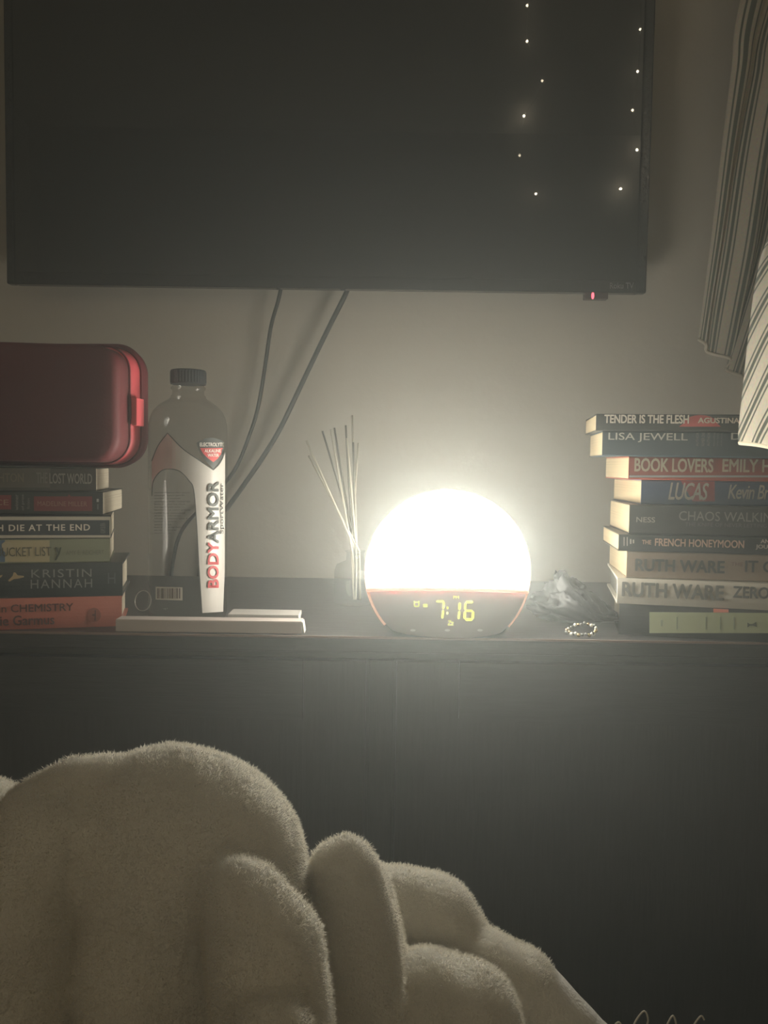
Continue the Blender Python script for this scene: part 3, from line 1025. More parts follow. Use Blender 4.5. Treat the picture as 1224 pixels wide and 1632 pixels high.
silver = mat('silver_white_label', (0.72, 0.68, 0.62), 0.35, spec=0.6, trans=0.3)
pinkl = mat('pink_label_back', (0.78, 0.58, 0.54), 0.4, trans=0.4)
darkline = ink((0.05, 0.055, 0.05))
arch_out = smooth2([(241.5, 735), (252, 710), (267, 690)], 5) + smooth2([(267, 690), (290, 714), (315, 732), (340, 749)], 5)[1:]
arch_in = smooth2([(322, 977), (317, 900), (313, 830), (308.5, 780), (301, 766), (286, 751), (268, 747.5), (255, 752), (244, 768), (242, 790)], 5)
def clip_x(poly, x0, x1):
    for X, sgn in ((x0, 1), (x1, -1)):
        out_ = []
        for i_ in range(len(poly)):
            a, b_ = poly[i_], poly[(i_ + 1) % len(poly)]
            ia, ib = (a[0] - X) * sgn >= 0, (b_[0] - X) * sgn >= 0
            if ia:
                out_.append(a)
            if ia != ib:
                k_ = (X - a[0]) / (b_[0] - a[0])
                out_.append((X, a[1] + (b_[1] - a[1]) * k_))
        poly = out_
    return poly


left_arm = [p for p in arch_out if p[0] <= 296] + [p for p in arch_in if p[0] <= 296]
wrap('label_left_arm', clip_x(left_arm, 230, 274), pinkl, 0.0006)
for a_, b_, c_ in ((274, 280, (0.76, 0.62, 0.57)), (280, 286, (0.74, 0.65, 0.59)), (286, 290, (0.72, 0.66, 0.60))):
    wrap('label_fade', clip_x(left_arm, a_, b_), mat('label_fade_%d' % a_, c_, 0.38, trans=0.3), 0.0006, 3)
right = [p for p in arch_out if p[0] >= 289] + smooth2([(340, 749), (350, 739), (359, 721)], 4)[1:] + [(359.4, 800), (358.5, 900), (356, 975)] + [p for p in arch_in if p[0] >= 288]
wrap('label_right_arm', right, silver, 0.0006)


def wline(name, pts, w, m, lift):
    vs, fs = [], []
    pts = [Vector(p) for p in pts]
    for i, p in enumerate(pts):
        d = (pts[min(i + 1, len(pts) - 1)] - pts[max(i - 1, 0)]).normalized()
        nn = Vector((-d.y, d.x)) * w / 2
        vs += [bfront(p.x + nn.x, p.y + nn.y, lift), bfront(p.x - nn.x, p.y - nn.y, lift)]
    for i in range(len(pts) - 1):
        fs.append((2 * i, 2 * i + 1, 2 * i + 3, 2 * i + 2))
    return pyobj(name, vs, fs, m, bottle)


wline('label_outline', arch_out, 1.4, darkline, 0.0009)
wline('label_outline', arch_in, 1.4, darkline, 0.0009)
wline('label_outline', smooth2([(340, 749), (350, 739), (359, 721)], 4), 1.4, darkline, 0.0009)
wrap('badge', smooth2([(313, 706), (324, 700), (337, 697.5), (348, 700), (357.5, 704)], 3) + smooth2([(357.5, 704), (356, 722), (350, 736), (340, 747.5)], 3)[1:] + smooth2([(340, 747.5), (327, 734), (318, 720), (313, 706)], 3)[1:-1], mat('dark_badge_print', (0.055, 0.06, 0.055), 0.4), 0.0010, 4)
wrap('badge_centre', [(319, 714), (355, 714), (352, 724), (347, 731), (340, 736.5), (331, 730), (324, 723)], ink((0.58, 0.075, 0.07)), 0.0013, 4)


def wtext(name, body, x0, x1, yt, yb, m, lift, bold=0.0, up=False, spacing=1.0):
    v, f = text_tris(body, bold, 0, spacing)
    if up:
        pts = [(x0 + (1 - b_) * (x1 - x0), yb + a * (yt - yb), l) for a, b_, l in v]
    else:
        pts = [(x0 + a * (x1 - x0), yb + b_ * (yt - yb), l) for a, b_, l in v]
    return pyobj(name, [bfront(a, b_, lift + l) for a, b_, l in pts], f, m, bottle)


cream = ink((0.80, 0.76, 0.68))
wtext('badge_lettering', 'ELECTROLYTE', 318.5, 357, 705.5, 711.5, cream, 0.0016, 0.02)
wtext('badge_lettering', 'ALKALINE', 326, 352, 716, 721, cream, 0.0018, 0.02)
wtext('badge_lettering', 'WATER', 331, 349, 723, 728, cream, 0.0018, 0.02)
vx0, vx1 = 331, 349
tot0, tot1 = 937, 767
wtext('brand_lettering_red', 'BODY', vx0, vx1, 864, 937, ink((0.46, 0.05, 0.055)), 0.0016, 0.034, up=True)
wtext('brand_lettering_dark', 'ARMOR', vx0, vx1, 767, 866, ink((0.06, 0.065, 0.055)), 0.0016, 0.034, up=True)
wtext('variant_lettering', 'SportWater', 351, 357.2, 770, 851, ink((0.03, 0.03, 0.025)), 0.0016, 0.02, up=True, spacing=1.05)
small = mat('faint_label_print', (0.035, 0.035, 0.03), 0.6)
for i in range(15):
    yy = 784 + i * 4.6
    words_ = ['electrolytes for taste', 'alkaline water pH 9+', 'purified by reverse', 'osmosis with minerals', 'best if used by date', 'see cap or neck area', 'store in a cool place', 'refill not intended'][i % 8]
    wtext('small_print', words_, 246, 303 - (i % 3) * 8 - (14 if i > 9 else 0), yy, yy + 2.6, small, 0.0008)
bar_m = ink((0.10, 0.06, 0.045))
wrap('barcode_panel', [(248, 935), (291, 936), (291, 957), (248, 955.5)], ink((0.75, 0.70, 0.62)), 0.0008, 6)
x = 250.5
vs, fs = [], []
while x < 288:
    w = rnd.choice((0.8, 1.3, 2.0))
    i = len(vs)
    vs += [bfront(x, 937.5, 0.0012), bfront(x + w, 937.5, 0.0012), bfront(x + w, 954, 0.0012), bfront(x, 954, 0.0012)]
    fs.append((i, i + 1, i + 2, i + 3))
    x += w + rnd.choice((0.9, 1.3, 1.8))
pyobj('barcode_bars', vs, fs, bar_m, bottle)

# ------------------------------------------------------------------ reed diffuser behind the lamp
DY = 1.14
dq = P(566, 900, DY)
dif = thing('reed_diffuser', 'clear glass reed diffuser with pale sticks standing behind the lamp', 'diffuser', (dq.x, DY, TOP_Z + GAP))
ztop = P(566, 878, DY).z - TOP_Z
bm = bmesh.new()
rows_ = [(0.026, 0), (0.029, 0.002), (0.029, ztop * 0.62), (0.026, ztop * 0.74), (0.013, ztop * 0.82), (0.012, ztop * 0.95), (0.0145, ztop), (0.011, ztop)]
rings_mesh(bm, [[(a * math.cos(2 * math.pi * k / 32), a * math.sin(2 * math.pi * k / 32), b_) for k in range(32)] for a, b_ in rows_], True, False)
obj('jar', bm, pet, dif, True)
reed_m = mat('pale_reed', (0.50, 0.46, 0.36), 0.5, trans=0.2)
reed_d = mat('dark_tipped_reed', (0.16, 0.15, 0.11), 0.6)
for px, py, yy, dk in ((488, 702, 1.12, 0), (492, 726, 1.15, 0), (514, 687, 1.16, 1), (527, 684, 1.14, 0), (533, 682, 1.17, 1), (551, 678, 1.16, 1), (553, 698, 1.12, 0), (563, 705, 1.15, 1), (571, 706, 1.16, 0), (561, 662, 1.17, 0)):
    a = P(px, py, yy) - dif.location
    e = Vector((rnd.uniform(-0.006, 0.006), rnd.uniform(-0.005, 0.005), ztop))
    foot = Vector((e.x * 0.2, e.y * 0.2, 0.006)) - Vector((a.x, a.y, 0)) * 0.10
    obj('reed', add_tube(bmesh.new(), [a, a.lerp(e, 0.5), e, foot], 0.0014, 6), reed_d if dk else reed_m, dif, True)

# ------------------------------------------------------------------ crumpled black bag and a beaded bracelet
sat = mat('black_satin_cloth', (0.014, 0.015, 0.015), 0.5, spec=0.35, bump=0.1, bscale=700)
cq = P(925, 960, 1.02)
N = 90
bm = bmesh.new()
bmesh.ops.create_icosphere(bm, subdivisions=5, radius=1)
hx, hy, hz = 0.062, 0.050, P(910, 905, 1.02).z - TOP_Z
for v in bm.verts:
    p = v.co.copy()
    n1 = noise.noise(p * 1.7 + Vector((3, 1, 7)))
    rid = 0.0
    for k, (sc_, am) in enumerate(((1.5, 0.20), (3.0, 0.11), (6.0, 0.03))):
        rid += (1 - abs(noise.noise(Vector((p.x * sc_ * 0.45 + k, p.y * sc_, p.z * sc_ * 1.5 + p.x * sc_ * 1.2)))) * 2.4) * am
    f_ = 0.74 + 0.16 * n1 + rid * 0.9
    X = p.x * f_ * hx
    Zz = p.z
    up = (Zz * 0.5 + 0.5)
    peak = 1.0 - 0.55 * abs(p.x + 0.35)
    Z = up * hz * f_ * max(0.25, peak)
    Yv = p.y * f_ * hy * (1.1 - 0.3 * up)
    X *= 1.25 - 0.45 * up
    v.co = Vector((X, Yv, max(0.0, Z)))
o = obj('cloth_pouch', bm, sat, None, True)
o.location = (cq.x - 0.006, 1.022, TOP_Z + GAP)
tag(o, 'crumpled black satin pouch slumped between the lamp and the books', 'pouch')
br = thing('beaded_bracelet', 'small bracelet of shiny gold and glass beads at the dresser edge', 'bracelet', (P(927, 1008, 0.945).x, 0.945, TOP_Z + GAP))
gold = mat('gold_bead', (0.80, 0.62, 0.30), 0.15, metal=1.0)
pearl = mat('glass_bead', (0.75, 0.72, 0.62), 0.08, spec=0.9, coat=1.0)
dkb = mat('dark_bead', (0.06, 0.06, 0.05), 0.1, spec=0.8, coat=0.8)
bmb = bmesh.new()
bmesh.ops.create_uvsphere(bmb, u_segments=12, v_segments=8, radius=1)
bead_me = bpy.data.meshes.new('bead')
bmb.to_mesh(bead_me)
bmb.free()
bead_me.polygons.foreach_set('use_smooth', [True] * len(bead_me.polygons))
meshes = []
for m_ in (gold, pearl, dkb):
    me = bead_me.copy()
    me.materials.append(m_)
    meshes.append(me)
pts = []
for k in range(26):
    a = 2 * math.pi * k / 26
    rr = 1 + 0.12 * math.sin(3 * a)
    pts.append(Vector((0.0165 * math.cos(a) * rr, 0.0115 * math.sin(a) * rr, 0.0026 + 0.0085 * max(0, math.sin(a * 1.0 + 0.4)) + 0.0008 * (k % 3))))
obj('thread', add_tube(bmesh.new(), pts + [pts[0]], 0.0005, 5, False), dkb, br)
for k, p in enumerate(pts):
    b_ = bpy.data.objects.new('bead', meshes[(0, 1, 2, 1, 0, 2, 2)[k % 7]])
    COL.objects.link(b_)
    b_.parent = br
    b_.location = p
    s_ = (0.0024, 0.0019, 0.0021)[k % 3]
    b_.scale = (s_, s_, s_)

# ------------------------------------------------------------------ thin hoop behind the white box
hq = P(228, 984, 1.06)
pts = [(0.0105 * math.cos(2 * math.pi * k / 40), 0.003 * math.sin(2 * math.pi * k / 40), 0.0135 + 0.0128 * math.sin(2 * math.pi * k / 40)) for k in range(41)]
o = obj('wire_hoop', add_tube(bmesh.new(), pts, 0.0006, 6, False), mat('pale_wire', (0.4, 0.39, 0.36), 0.3, metal=0.6), None, True)
o.location = (hq.x, 1.06, TOP_Z + GAP)
tag(o, 'thin pale wire hoop standing between the book stack and the bottle', 'hoop')


# ------------------------------------------------------------------ curtains
def cloth_mat(name, du, dv, period, base, line):
    m = bpy.data.materials.new(name)
    m.use_nodes = True
    nt = m.node_tree
    b = nt.nodes['Principled BSDF']
    b.inputs['Roughness'].default_value = 0.9
    b.inputs['Sheen Weight'].default_value = 0.2
    uv = nt.nodes.new('ShaderNodeUVMap')
    dot = nt.nodes.new('ShaderNodeVectorMath')
    dot.operation = 'DOT_PRODUCT'
    dot.inputs[1].default_value = (du / period, dv / period, 0)
    nt.links.new(uv.outputs['UV'], dot.inputs[0])
    fr = nt.nodes.new('ShaderNodeMath')
    fr.operation = 'FRACT'
    nt.links.new(dot.outputs['Value'], fr.inputs[0])
    rp = nt.nodes.new('ShaderNodeValToRGB')
    rp.color_ramp.interpolation = 'LINEAR'
    e = rp.color_ramp.elements
    stops = [(0.0, base), (0.20, base), (0.22, line), (0.28, line), (0.30, base), (0.38, base), (0.40, line), (0.54, line), (0.56, base), (0.64, base), (0.66, line), (0.72, line), (0.74, base), (1.0, base)]
    e[0].position, e[0].color = stops[0][0], (*stops[0][1], 1)
    e[1].position, e[1].color = stops[-1][0], (*stops[-1][1], 1)
    for p_, c_ in stops[1:-1]:
        q = e.new(p_)
        q.color = (*c_, 1)
    nt.links.new(fr.outputs[0], rp.inputs['Fac'])
    ns = nt.nodes.new('ShaderNodeTexNoise')
    ns.inputs['Scale'].default_value = 260
    ns.inputs['Detail'].default_value = 4
    tc = nt.nodes.new('ShaderNodeTexCoord')
    nt.links.new(tc.outputs['Object'], ns.inputs['Vector'])
    mx = nt.nodes.new('ShaderNodeMix')
    mx.data_type = 'RGBA'
    mx.blend_type = 'MULTIPLY'
    mx.inputs['Factor'].default_value = 0.35
    nt.links.new(rp.outputs['Color'], mx.inputs['A'])
    nt.links.new(ns.outputs['Color'], mx.inputs['B'])
    nt.links.new(rp.outputs['Color'], mx.inputs['A'])
    nt.links.new(mx.outputs['Result'], b.inputs['Base Color'])
    bp = nt.nodes.new('ShaderNodeBump')
    bp.inputs['Strength'].default_value = 0.25
    bp.inputs['Distance'].default_value = 0.001
    nt.links.new(ns.outputs['Fac'], bp.inputs['Height'])
    nt.links.new(bp.outputs['Normal'], b.inputs['Normal'])
    tl = nt.nodes.new('ShaderNodeBsdfTranslucent')
    nt.links.new(mx.outputs['Result'], tl.inputs['Color'])
    ms = nt.nodes.new('ShaderNodeMixShader')
    ms.inputs['Fac'].default_value = 0.18
    nt.links.new(b.outputs[0], ms.inputs[1])
    nt.links.new(tl.outputs[0], ms.inputs[2])
    nt.links.new(ms.outputs[0], nt.nodes['Material Output'].inputs['Surface'])
    return m


def cloth(name, grid, m, parent, thick_=0.0016, scale_uv=None):
    """grid[row][col] of points; uv in metres along the cloth"""
    nr, nc = len(grid), len(grid[0])
    vs = [p for r_ in grid for p in r_]
    fs = [(i * nc + j, i * nc + j + 1, (i + 1) * nc + j + 1, (i + 1) * nc + j) for i in range(nr - 1) for j in range(nc - 1)]
    o = pyobj(name, vs, fs, m, parent, True)
    uvl = o.data.uv_layers.new(name='UVMap')
    mid = nr // 2
    U = [0.0]
    for j in range(1, nc):
        U.append(U[-1] + (grid[mid][j] - grid[mid][j - 1]).length)
    V = [0.0]
    for i in range(1, nr):
        V.append(V[-1] + (grid[i][nc // 2] - grid[i - 1][nc // 2]).length)
    for poly in o.data.polygons:
        for li in poly.loop_indices:
            vi = o.data.loops[li].vertex_index
            uvl.data[li].uv = (U[vi % nc], V[vi // nc])
    md = o.modifiers.new('thickness', 'SOLIDIFY')
    md.thickness = thick_
    md.offset = 0
    return o


def lerp_curve(keys, t):
    for (a, pa), (b_, pb_) in zip(keys, keys[1:]):
        if t <= b_:
            k = (t - a) / (b_ - a)
            return pa.lerp(pb_, k)
    return keys[-1][1]


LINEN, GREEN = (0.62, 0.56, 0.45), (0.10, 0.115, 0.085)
ROD_Z, ROD_Y = 2.06, 1.33
rod = thing('curtain_rod', 'black curtain rod above the frame holding the striped curtains', 'curtain rod', (0.95, ROD_Y, ROD_Z))
rodm = mat('black_iron', (0.02, 0.02, 0.02), 0.4, metal=0.6)
obj('pole', add_tube(bmesh.new(), [(-0.42, 0, 0), (0.36, 0, 0)], 0.008, 12), rodm, rod)
for x in (-0.30, 0.30):
    obj('bracket', bx(x - 0.006, x + 0.006, -0.004, WALL_Y - ROD_Y, -0.022, -0.006, 0.001), rodm, rod)

# far panel: straight stripes, its hem pulled forward on the right
NR, NC = 70, 90
left_e = spline([Vector((0.62, ROD_Y, ROD_Z - 0.010)), P(1180, 0, 1.28), P(1166, 110, 1.27), P(1151, 230, 1.26), P(1135, 370, 1.25), P(1121, 480, 1.25), P(1113, 542, 1.25)], 16)
right_e = spline([Vector((1.12, ROD_Y, ROD_Z - 0.010)), P(1560, 40, 1.22), P(1500, 200, 1.17), P(1440, 360, 1.12), P(1390, 480, 1.08), P(1330, 600, 1.06), P(1290, 700, 1.05)], 16)


def at(c, t):
    f_ = t * (len(c) - 1)
    i = min(int(f_), len(c) - 2)
    return c[i].lerp(c[i + 1], f_ - i)


grid = []
for i in range(NR + 1):
    t = i / NR
    a, b_ = at(left_e, t), at(right_e, t)
    row = []
    for j in range(NC + 1):
        u = j / NC
        p = a.lerp(b_, u)
        ph = u * 2 * math.pi * 5.2 + 0.5 * math.sin(t * 3)
        amp = 0.017 * min(1, u * 9) * (1 - 0.35 * t)
        p = p + Vector((0.25, -1, 0)).normalized() * amp * math.sin(ph) + Vector((0.006 * math.sin(ph * 0.5 + t * 4) * min(1, u * 6), 0, 0))
        row.append(p)
    grid.append(row)
ct = thing('curtain', 'striped linen curtain panel hanging behind, beside the television', 'curtain', (0, 0, 0))
cloth('panel', grid, cloth_mat('striped_linen_far', 1, 0, 0.036, LINEN, GREEN), ct)
bm = bmesh.new()
hem = [grid[NR][j] + Vector((0, -0.002, 0.001)) for j in range(NC + 1)]
add_tube(bm, hem, 0.0026, 6)
obj('hem', bm, mat('linen_hem', (0.50, 0.45, 0.36), 0.9), ct, True)

# near panel: swept forward, draped in front of the book stack
NR2, NC2 = 60, 50
left_n = spline([Vector((1.00, ROD_Y - 0.02, ROD_Z - 0.010)), P(1420, 60, 1.08), P(1300, 250, 0.99), P(1226, 380, 0.93), P(1206, 450, 0.915), P(1194, 540, 0.905), P(1185, 625, 0.90), P(1178.5, 690, 0.898), P(1180, 707, 0.897)], 14)
right_n = spline([Vector((1.26, ROD_Y - 0.02, ROD_Z - 0.010)), P(1690, 60, 0.98), P(1560, 250, 0.86), P(1480, 380, 0.76), P(1440, 450, 0.73), P(1400, 540, 0.71), P(1380, 625, 0.70), P(1370, 700, 0.69), P(1372, 745, 0.69)], 14)
grid = []
for i in range(NR2 + 1):
    t = i / NR2
    a, b_ = at(left_n, t), at(right_n, t)
    row = []
    for j in range(NC2 + 1):
        u = j / NC2
        p = a.lerp(b_, u)
        bul = math.sin(math.pi * min(1, u * 1.0)) ** 0.8
        ph = u * 2 * math.pi * 2.0 + t * 1.2
        p = p + Vector((-0.004, -1, 0)) * (0.030 * bul + 0.006 * math.sin(ph) * min(1, u * 8))
        row.append(p)
    grid.append(row)
cn = thing('curtain', 'striped linen curtain panel draped in front of the books, brightly lit', 'curtain', (0, 0, 0))
cloth('panel', grid, cloth_mat('striped_linen_lit', 0.80, 0.60, 0.034, (0.76, 0.69, 0.55), GREEN), cn, 0.003)  # same linen in a lighter colour, lamplight painted in; its hem likewise
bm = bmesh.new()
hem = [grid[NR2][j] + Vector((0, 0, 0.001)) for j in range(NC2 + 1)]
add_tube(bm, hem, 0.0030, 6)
obj('hem', bm, mat('linen_hem_lit', (0.74, 0.66, 0.50), 0.9), cn, True)

# ------------------------------------------------------------------ string lights behind the camera, mirrored by the television
SY = -0.30
VY = 2 * TV_Y - SY
wire_m = mat('thin_green_wire', (0.03, 0.05, 0.03), 0.5)
strands = [
    ('string of tiny warm fairy lights mirrored in the screen nearer its middle', [(840, 9, 0.6), (840, 66, 0.8), (864, 129, 0.35), (835, 185, 2.2), (828, 248, 0.25), (854, 309, 0.9)]),
    ('string of tiny warm fairy lights mirrored along the edge of the screen beside the curtain', [(1020, 47, 0.5), (1016, 114, 0.9), (1008, 176, 0.6), (1015, 239, 2.0), (989, 301, 2.6)]),
]
for label, bulbs in strands:
    pts = []
    for px, py, k in bulbs:
        q = P(px, py, VY)
        pts.append((Vector((q.x, SY, q.z)), k))
    top = Vector((pts[0][0].x, SY - 0.01, ZC))
    st = thing('string_light', label, 'string light', top, group='fairy lights hanging behind the camera')
    obj('wire', add_tube(bmesh.new(), [p - top for p in spline([top] + [p + Vector((0.004, -0.008, 0)) for p, _ in pts], 6)], 0.0009, 5), wire_m, st)
    for p, k in pts:
        bm = bmesh.new()
        bmesh.ops.create_uvsphere(bm, u_segments=10, v_segments=8, radius=0.0042)
        bmesh.ops.translate(bm, verts=bm.verts[:], vec=p - top)
        obj('bulb', bm, mat('warm_bulb_%d' % int(k * 100), (0.9, 0.8, 0.6), 0.3, emit=(1.0, 0.86, 0.60), estr=BULB_STRENGTH * k), st, True)

# string added as front fill on the headboard wall, unseen and not mirrored
hp = []
for k in range(34):
    x = XL + 0.25 + k * 0.085
    hp.append(Vector((x, YB + 0.012, 1.50 + 0.10 * math.cos((x - XL) * 7.5))))
st = thing('string_light', 'added unseen string of warm fairy lights for front fill along the wall at the head of the bed', 'string light', hp[0], group='fairy lights hanging behind the camera')
obj('wire', add_tube(bmesh.new(), [p + Vector((0, -0.008, 0)) - hp[0] for p in hp], 0.0009, 5), wire_m, st)  # wire and bulbs of the added fill string
bm = bmesh.new()
bmesh.ops.create_uvsphere(bm, u_segments=10, v_segments=8, radius=0.006)
bme = bpy.data.meshes.new('bulb')
bm.to_mesh(bme)
bm.free()
bme.materials.append(mat('added_fill_bulb', (0.9, 0.8, 0.6), 0.3, emit=(1.0, 0.86, 0.62), estr=HEADBOARD_FILL))
for p in hp:
    b_ = bpy.data.objects.new('bulb', bme)
    COL.objects.link(b_)
    b_.parent = st
    b_.location = p - hp[0]

# ------------------------------------------------------------------ bed with a dark fringed bedspread
BX0, BX1, BY_0, BY_1 = -0.95, 0.62, -1.55, 0.585
bed = thing('bed', 'bed with a dark fringed bedspread under the fleece blanket', 'bed', (0, 0, 0))
spread = mat('dark_bedspread', (0.035, 0.032, 0.028), 0.9, bump=0.5, bscale=300)
obj('mattress', bx(BX0 + 0.01, BX1 - 0.01, BY_0, BY_1 - 0.01, 0.34, BED_Z - 0.006, 0.03, 3), mat('grey_mattress', (0.3, 0.29, 0.27), 0.9), bed)
bm = bmesh.new()
add_box(bm, BX0, BX1, BY_0, BY_1, 0.30, BED_Z, 0.012, 3)
obj('bedspread', bm, spread, bed)
obj('bed_frame', bx(BX0 + 0.02, BX1 - 0.02, BY_0, BY_1 - 0.03, 0.18, 0.298, 0.01), wood, bed)
for x in (BX0 + 0.03, BX1 - 0.09):
    for yy in (BY_0 + 0.02, BY_1 - 0.12):
        obj('leg', bx(x, x + 0.06, yy, yy + 0.06, 0, 0.18, 0.004), wood, bed)
# loops of thread along the foot edge of the bedspread
bm = bmesh.new()
for k in range(46):
    x = 0.14 + k * 0.0098 + rnd.uniform(-0.003, 0.003)
    h = rnd.uniform(0.002, 0.007)
    if k in (2, 3):
        h = 0.012
    if k in (5, 7, 9):
        h = 0.015
    w = rnd.uniform(0.003, 0.006)
    yy = BY_1 - 0.014 + rnd.uniform(-0.008, 0.002)
    lean = rnd.uniform(-0.004, 0.006)
    pp = [(x - w, yy, BED_Z - 0.002), (x - w * 0.7 + lean * 0.5, yy, BED_Z + h * 0.6), (x + lean, yy + 0.001, BED_Z + h), (x + w * 0.6 + lean, yy, BED_Z + h * (0.85 if k % 3 == 0 else 0.55))]
    if k % 3:
        pp.append((x + w, yy, BED_Z - 0.002))
    add_tube(bm, spline(pp, 4), 0.0007, 5)
fr = obj('fringe', bm, mat('pale_fringe_thread', (0.55, 0.50, 0.40), 0.9), bed, True)
fr['kind'] = 'stuff'

# ------------------------------------------------------------------ cream fleece blanket
import openvdb
chains = []


def chain(*nodes, k=0.006):
    """nodes (px, py, radius in pixels, depth)"""
    w = []
    for px, py, rp, Y in nodes:
        q = P(px, py, Y)
        w.append((np.array(q, dtype=np.float32), rp * Y / F))
    chains.append((w, k))


BSCALE = 1.0
# bundled main dome
chain((262, 1372, 183, 0.45), (300, 1392, 190, 0.45), (315, 1560, 190, 0.45), (335, 1760, 190, 0.45), (335, 1900, 195, 0.45), k=0.004)
chain((215, 1420, 104, 0.420), (218, 1560, 112, 0.408), (224, 1800, 118, 0.40), (224, 1980, 120, 0.40), k=0.010)
# left fold in front of the dome's left side
chain((128, 1300, 90, 0.445), (92, 1318, 92, 0.435), (70, 1345, 92, 0.42), k=0.012)
chain((66, 1350, 88, 0.418), (20, 1480, 92, 0.385), (8, 1700, 100, 0.38), (4, 1960, 100, 0.38), k=0.004)
chain((-20, 1304, 64, 0.60), (-120, 1380, 120, 0.58), (-200, 1600, 170, 0.55), k=0.004)
# overlapping roll on the dome's right front
chain((340, 1420, 60, 0.40), (385, 1440, 72, 0.385), (424, 1520, 95, 0.372), (436, 1610, 97, 0.362), (440, 1760, 100, 0.36), (440, 1950, 100, 0.36), k=0.012)
chain((432, 1652, 70, 0.335), (440, 1760, 74, 0.33), (440, 1990, 74, 0.33), k=0.004)
# second upright roll
chain((551, 1392, 59, 0.47), (566, 1480, 68, 0.465), (582, 1640, 76, 0.46), (590, 1900, 85, 0.46), k=0.0025)
chain((578, 1420, 52, 0.50), (588, 1500, 55, 0.50), (600, 1620, 60, 0.50), (620, 1850, 80, 0.50), k=0.0025)
# folds falling away towards the right
chain((610, 1462, 80, 0.56), (690, 1468, 76, 0.56), (712, 1488, 66, 0.56), (640, 1760, 90, 0.55), k=0.003)
chain((700, 1580, 88, 0.545), (770, 1562, 80, 0.54), (815, 1590, 84, 0.535), (880, 1655, 84, 0.53), (925, 1705, 80, 0.53), (960, 1750, 70, 0.52), k=0.003)
chain((690, 1610, 92, 0.48), (735, 1630, 100, 0.475), (745, 1800, 110, 0.47), k=0.003)
vox = 0.0026
lo = np.array([-0.40, 0.20, BED_Z - 0.010], dtype=np.float32)
hi = np.array([0.235, 0.66, 0.900], dtype=np.float32)
dims = np.ceil((hi - lo) / vox).astype(int)
gx = (lo[0] + vox * np.arange(dims[0], dtype=np.float32))[:, None, None]
gy = (lo[1] + vox * np.arange(dims[1], dtype=np.float32))[None, :, None]
gz = (lo[2] + vox * np.arange(dims[2], dtype=np.float32))[None, None, :]
sdf = np.full(tuple(dims), 1.0, dtype=np.float32)
for w, k in chains:
    d = None
    for (a, ra), (b_, rb) in zip(w, w[1:]):
        ab = b_ - a
        L2 = float(ab @ ab)
        t = np.clip(((gx - a[0]) * ab[0] + (gy - a[1]) * ab[1] + (gz - a[2]) * ab[2]) / L2, 0, 1)
        q = np.sqrt((gx - a[0] - t * ab[0]) ** 2 + (gy - a[1] - t * ab[1]) ** 2 + (gz - a[2] - t * ab[2]) ** 2) - (ra + t * (rb - ra))
        d = q if d is None else np.minimum(d, q)
    h = np.maximum(k - np.abs(sdf - d), 0) / k
    sdf = np.minimum(sdf, d) - h * h * k * 0.25
# a flat spread of the same blanket on the bed, and a flat underside
zc_ = BED_Z + 0.012
slab = np.maximum(np.abs(gz - zc_) - 0.006, np.sqrt(np.maximum(np.abs(gx + 0.12) - 0.22, 0) ** 2 + np.maximum(np.abs(gy - 0.40) - 0.10, 0) ** 2) - 0.06)
h = np.maximum(0.02 - np.abs(sdf - slab), 0) / 0.02
sdf = np.minimum(sdf, slab) - h * h * 0.02 * 0.25
sdf = np.maximum(sdf, (BED_Z + 0.002) - gz + 0 * sdf)
sdf = np.maximum(sdf, (lo[0] + 3 * vox) - gx + 0 * sdf)
sdf = np.maximum(sdf, (lo[1] + 3 * vox) - gy + 0 * sdf)
# soft, slow unevenness of thick fleece
sdf = sdf + 0.0012 * (np.sin(gx * 95 + gz * 40) * np.sin(gy * 80 + gz * 70 + 1.3)) + 0.0007 * np.sin(gx * 230 + gy * 170) * np.sin(gz * 210 + gx * 60)
g = openvdb.FloatGrid(1.0)
g.copyFromArray(np.ascontiguousarray(sdf))
pts, quads = g.convertToQuads(0.0)
pts = np.asarray(pts, dtype=np.float64) * vox + lo
qa = np.asarray(quads, dtype=np.int64)
for _ in range(5):                                   # soften the joints between the folds
    acc, cnt = np.zeros_like(pts), np.zeros(len(pts))
    for i in range(4):
        a_, b_ = qa[:, i], qa[:, (i + 1) % 4]
        for ax in range(3):
            acc[:, ax] += np.bincount(a_, pts[b_, ax], len(pts)) + np.bincount(b_, pts[a_, ax], len(pts))
        cnt += np.bincount(a_, minlength=len(pts)) + np.bincount(b_, minlength=len(pts))
    pts = pts * 0.4 + 0.6 * acc / np.maximum(cnt, 1)[:, None]
pts[:, 2] = np.maximum(pts[:, 2], BED_Z + 0.0015)
me = bpy.data.meshes.new('fleece_blanket')
me.from_pydata(pts.tolist(), [], np.asarray(quads)[:, ::-1].tolist())
me.update()
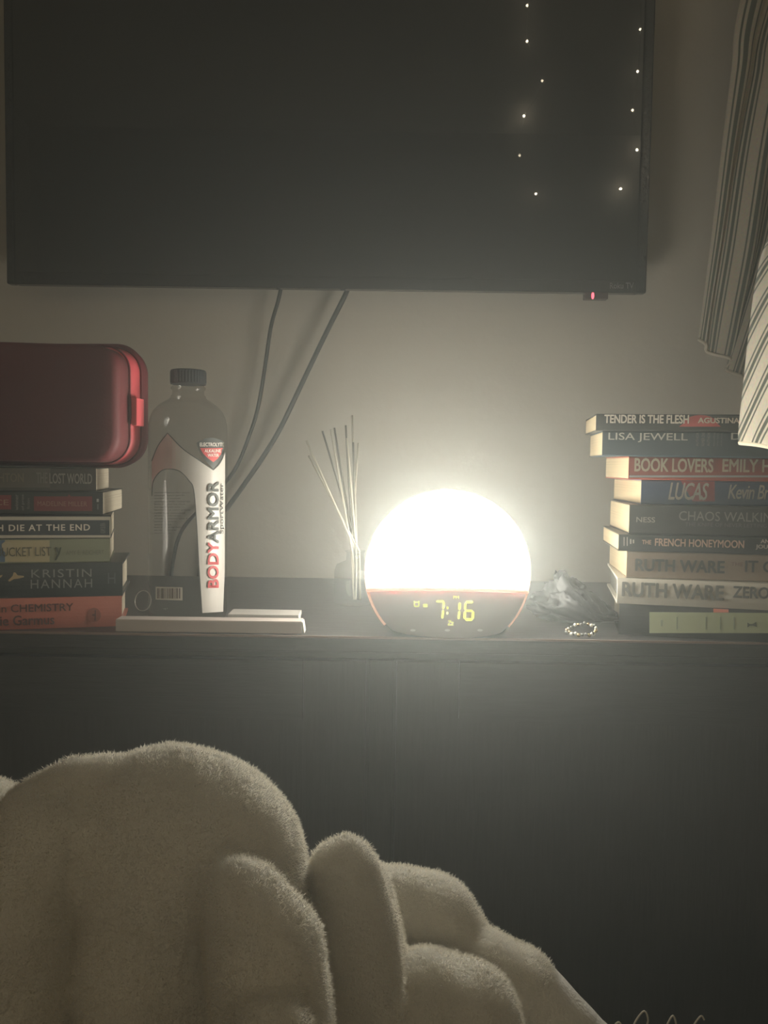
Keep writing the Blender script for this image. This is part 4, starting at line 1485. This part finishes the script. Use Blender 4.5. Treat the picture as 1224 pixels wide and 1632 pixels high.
fleece = mat('cream_fleece', (0.72, 0.69, 0.60), 0.95, bump=1.0, bscale=450, var=0.08, vscale=120, sheen=0.5, trans=0.0)
bl = link_mesh('fleece_blanket', me, fleece, None, True)
tag(bl, 'thick cream fleece blanket heaped in rounded folds on the bed', 'blanket')
nv = len(me.vertices)
co = np.empty(nv * 3, dtype=np.float32)
me.vertices.foreach_get('co', co)
co = co.reshape(-1, 3)
no = np.empty(nv * 3, dtype=np.float32)
me.vertex_normals.foreach_get('vector', no)
no = no.reshape(-1, 3)
# make sure that normals point outwards
cen = co.mean(axis=0)
if ((co - cen) * no).sum() < 0:
    me.flip_normals()
    no = -no
# short pile of the fleece, as blades of fibre over its whole surface
rs = np.random.RandomState(4)
NF = 420000
top_ids = np.where(co[:, 2] > 0.66)[0]
ids = rs.choice(top_ids, NF)
base = co[ids] + rs.uniform(-vox * 0.7, vox * 0.7, (NF, 3)).astype(np.float32)
nn = no[ids]
base = base - nn * 0.0004
dirn = nn + rs.normal(0, 0.45, (NF, 3)) + np.array([0, 0, -0.15])
dirn /= np.linalg.norm(dirn, axis=1, keepdims=True)
side = np.cross(dirn, rs.normal(0, 1, (NF, 3)))
side /= np.linalg.norm(side, axis=1, keepdims=True) + 1e-9
ln = rs.uniform(0.0011, 0.0025, (NF, 1))
wd = 0.00022
va = base + side * wd
vb = base - side * wd
vc = base + dirn * ln
fv = np.stack([va, vb, vc], axis=1).reshape(-1, 3).astype(np.float32)
fm = bpy.data.meshes.new('fleece_pile')
fm.vertices.add(NF * 3)
fm.vertices.foreach_set('co', fv.ravel())
fm.loops.add(NF * 3)
fm.loops.foreach_set('vertex_index', np.arange(NF * 3, dtype=np.int32))
fm.polygons.add(NF)
fm.polygons.foreach_set('loop_start', np.arange(0, NF * 3, 3, dtype=np.int32))
fm.update(calc_edges=True)
pile = link_mesh('fleece_pile', fm, mat('cream_fleece_fibre', (0.80, 0.76, 0.66), 0.9, trans=0.62), bl)
pile['kind'] = 'stuff'
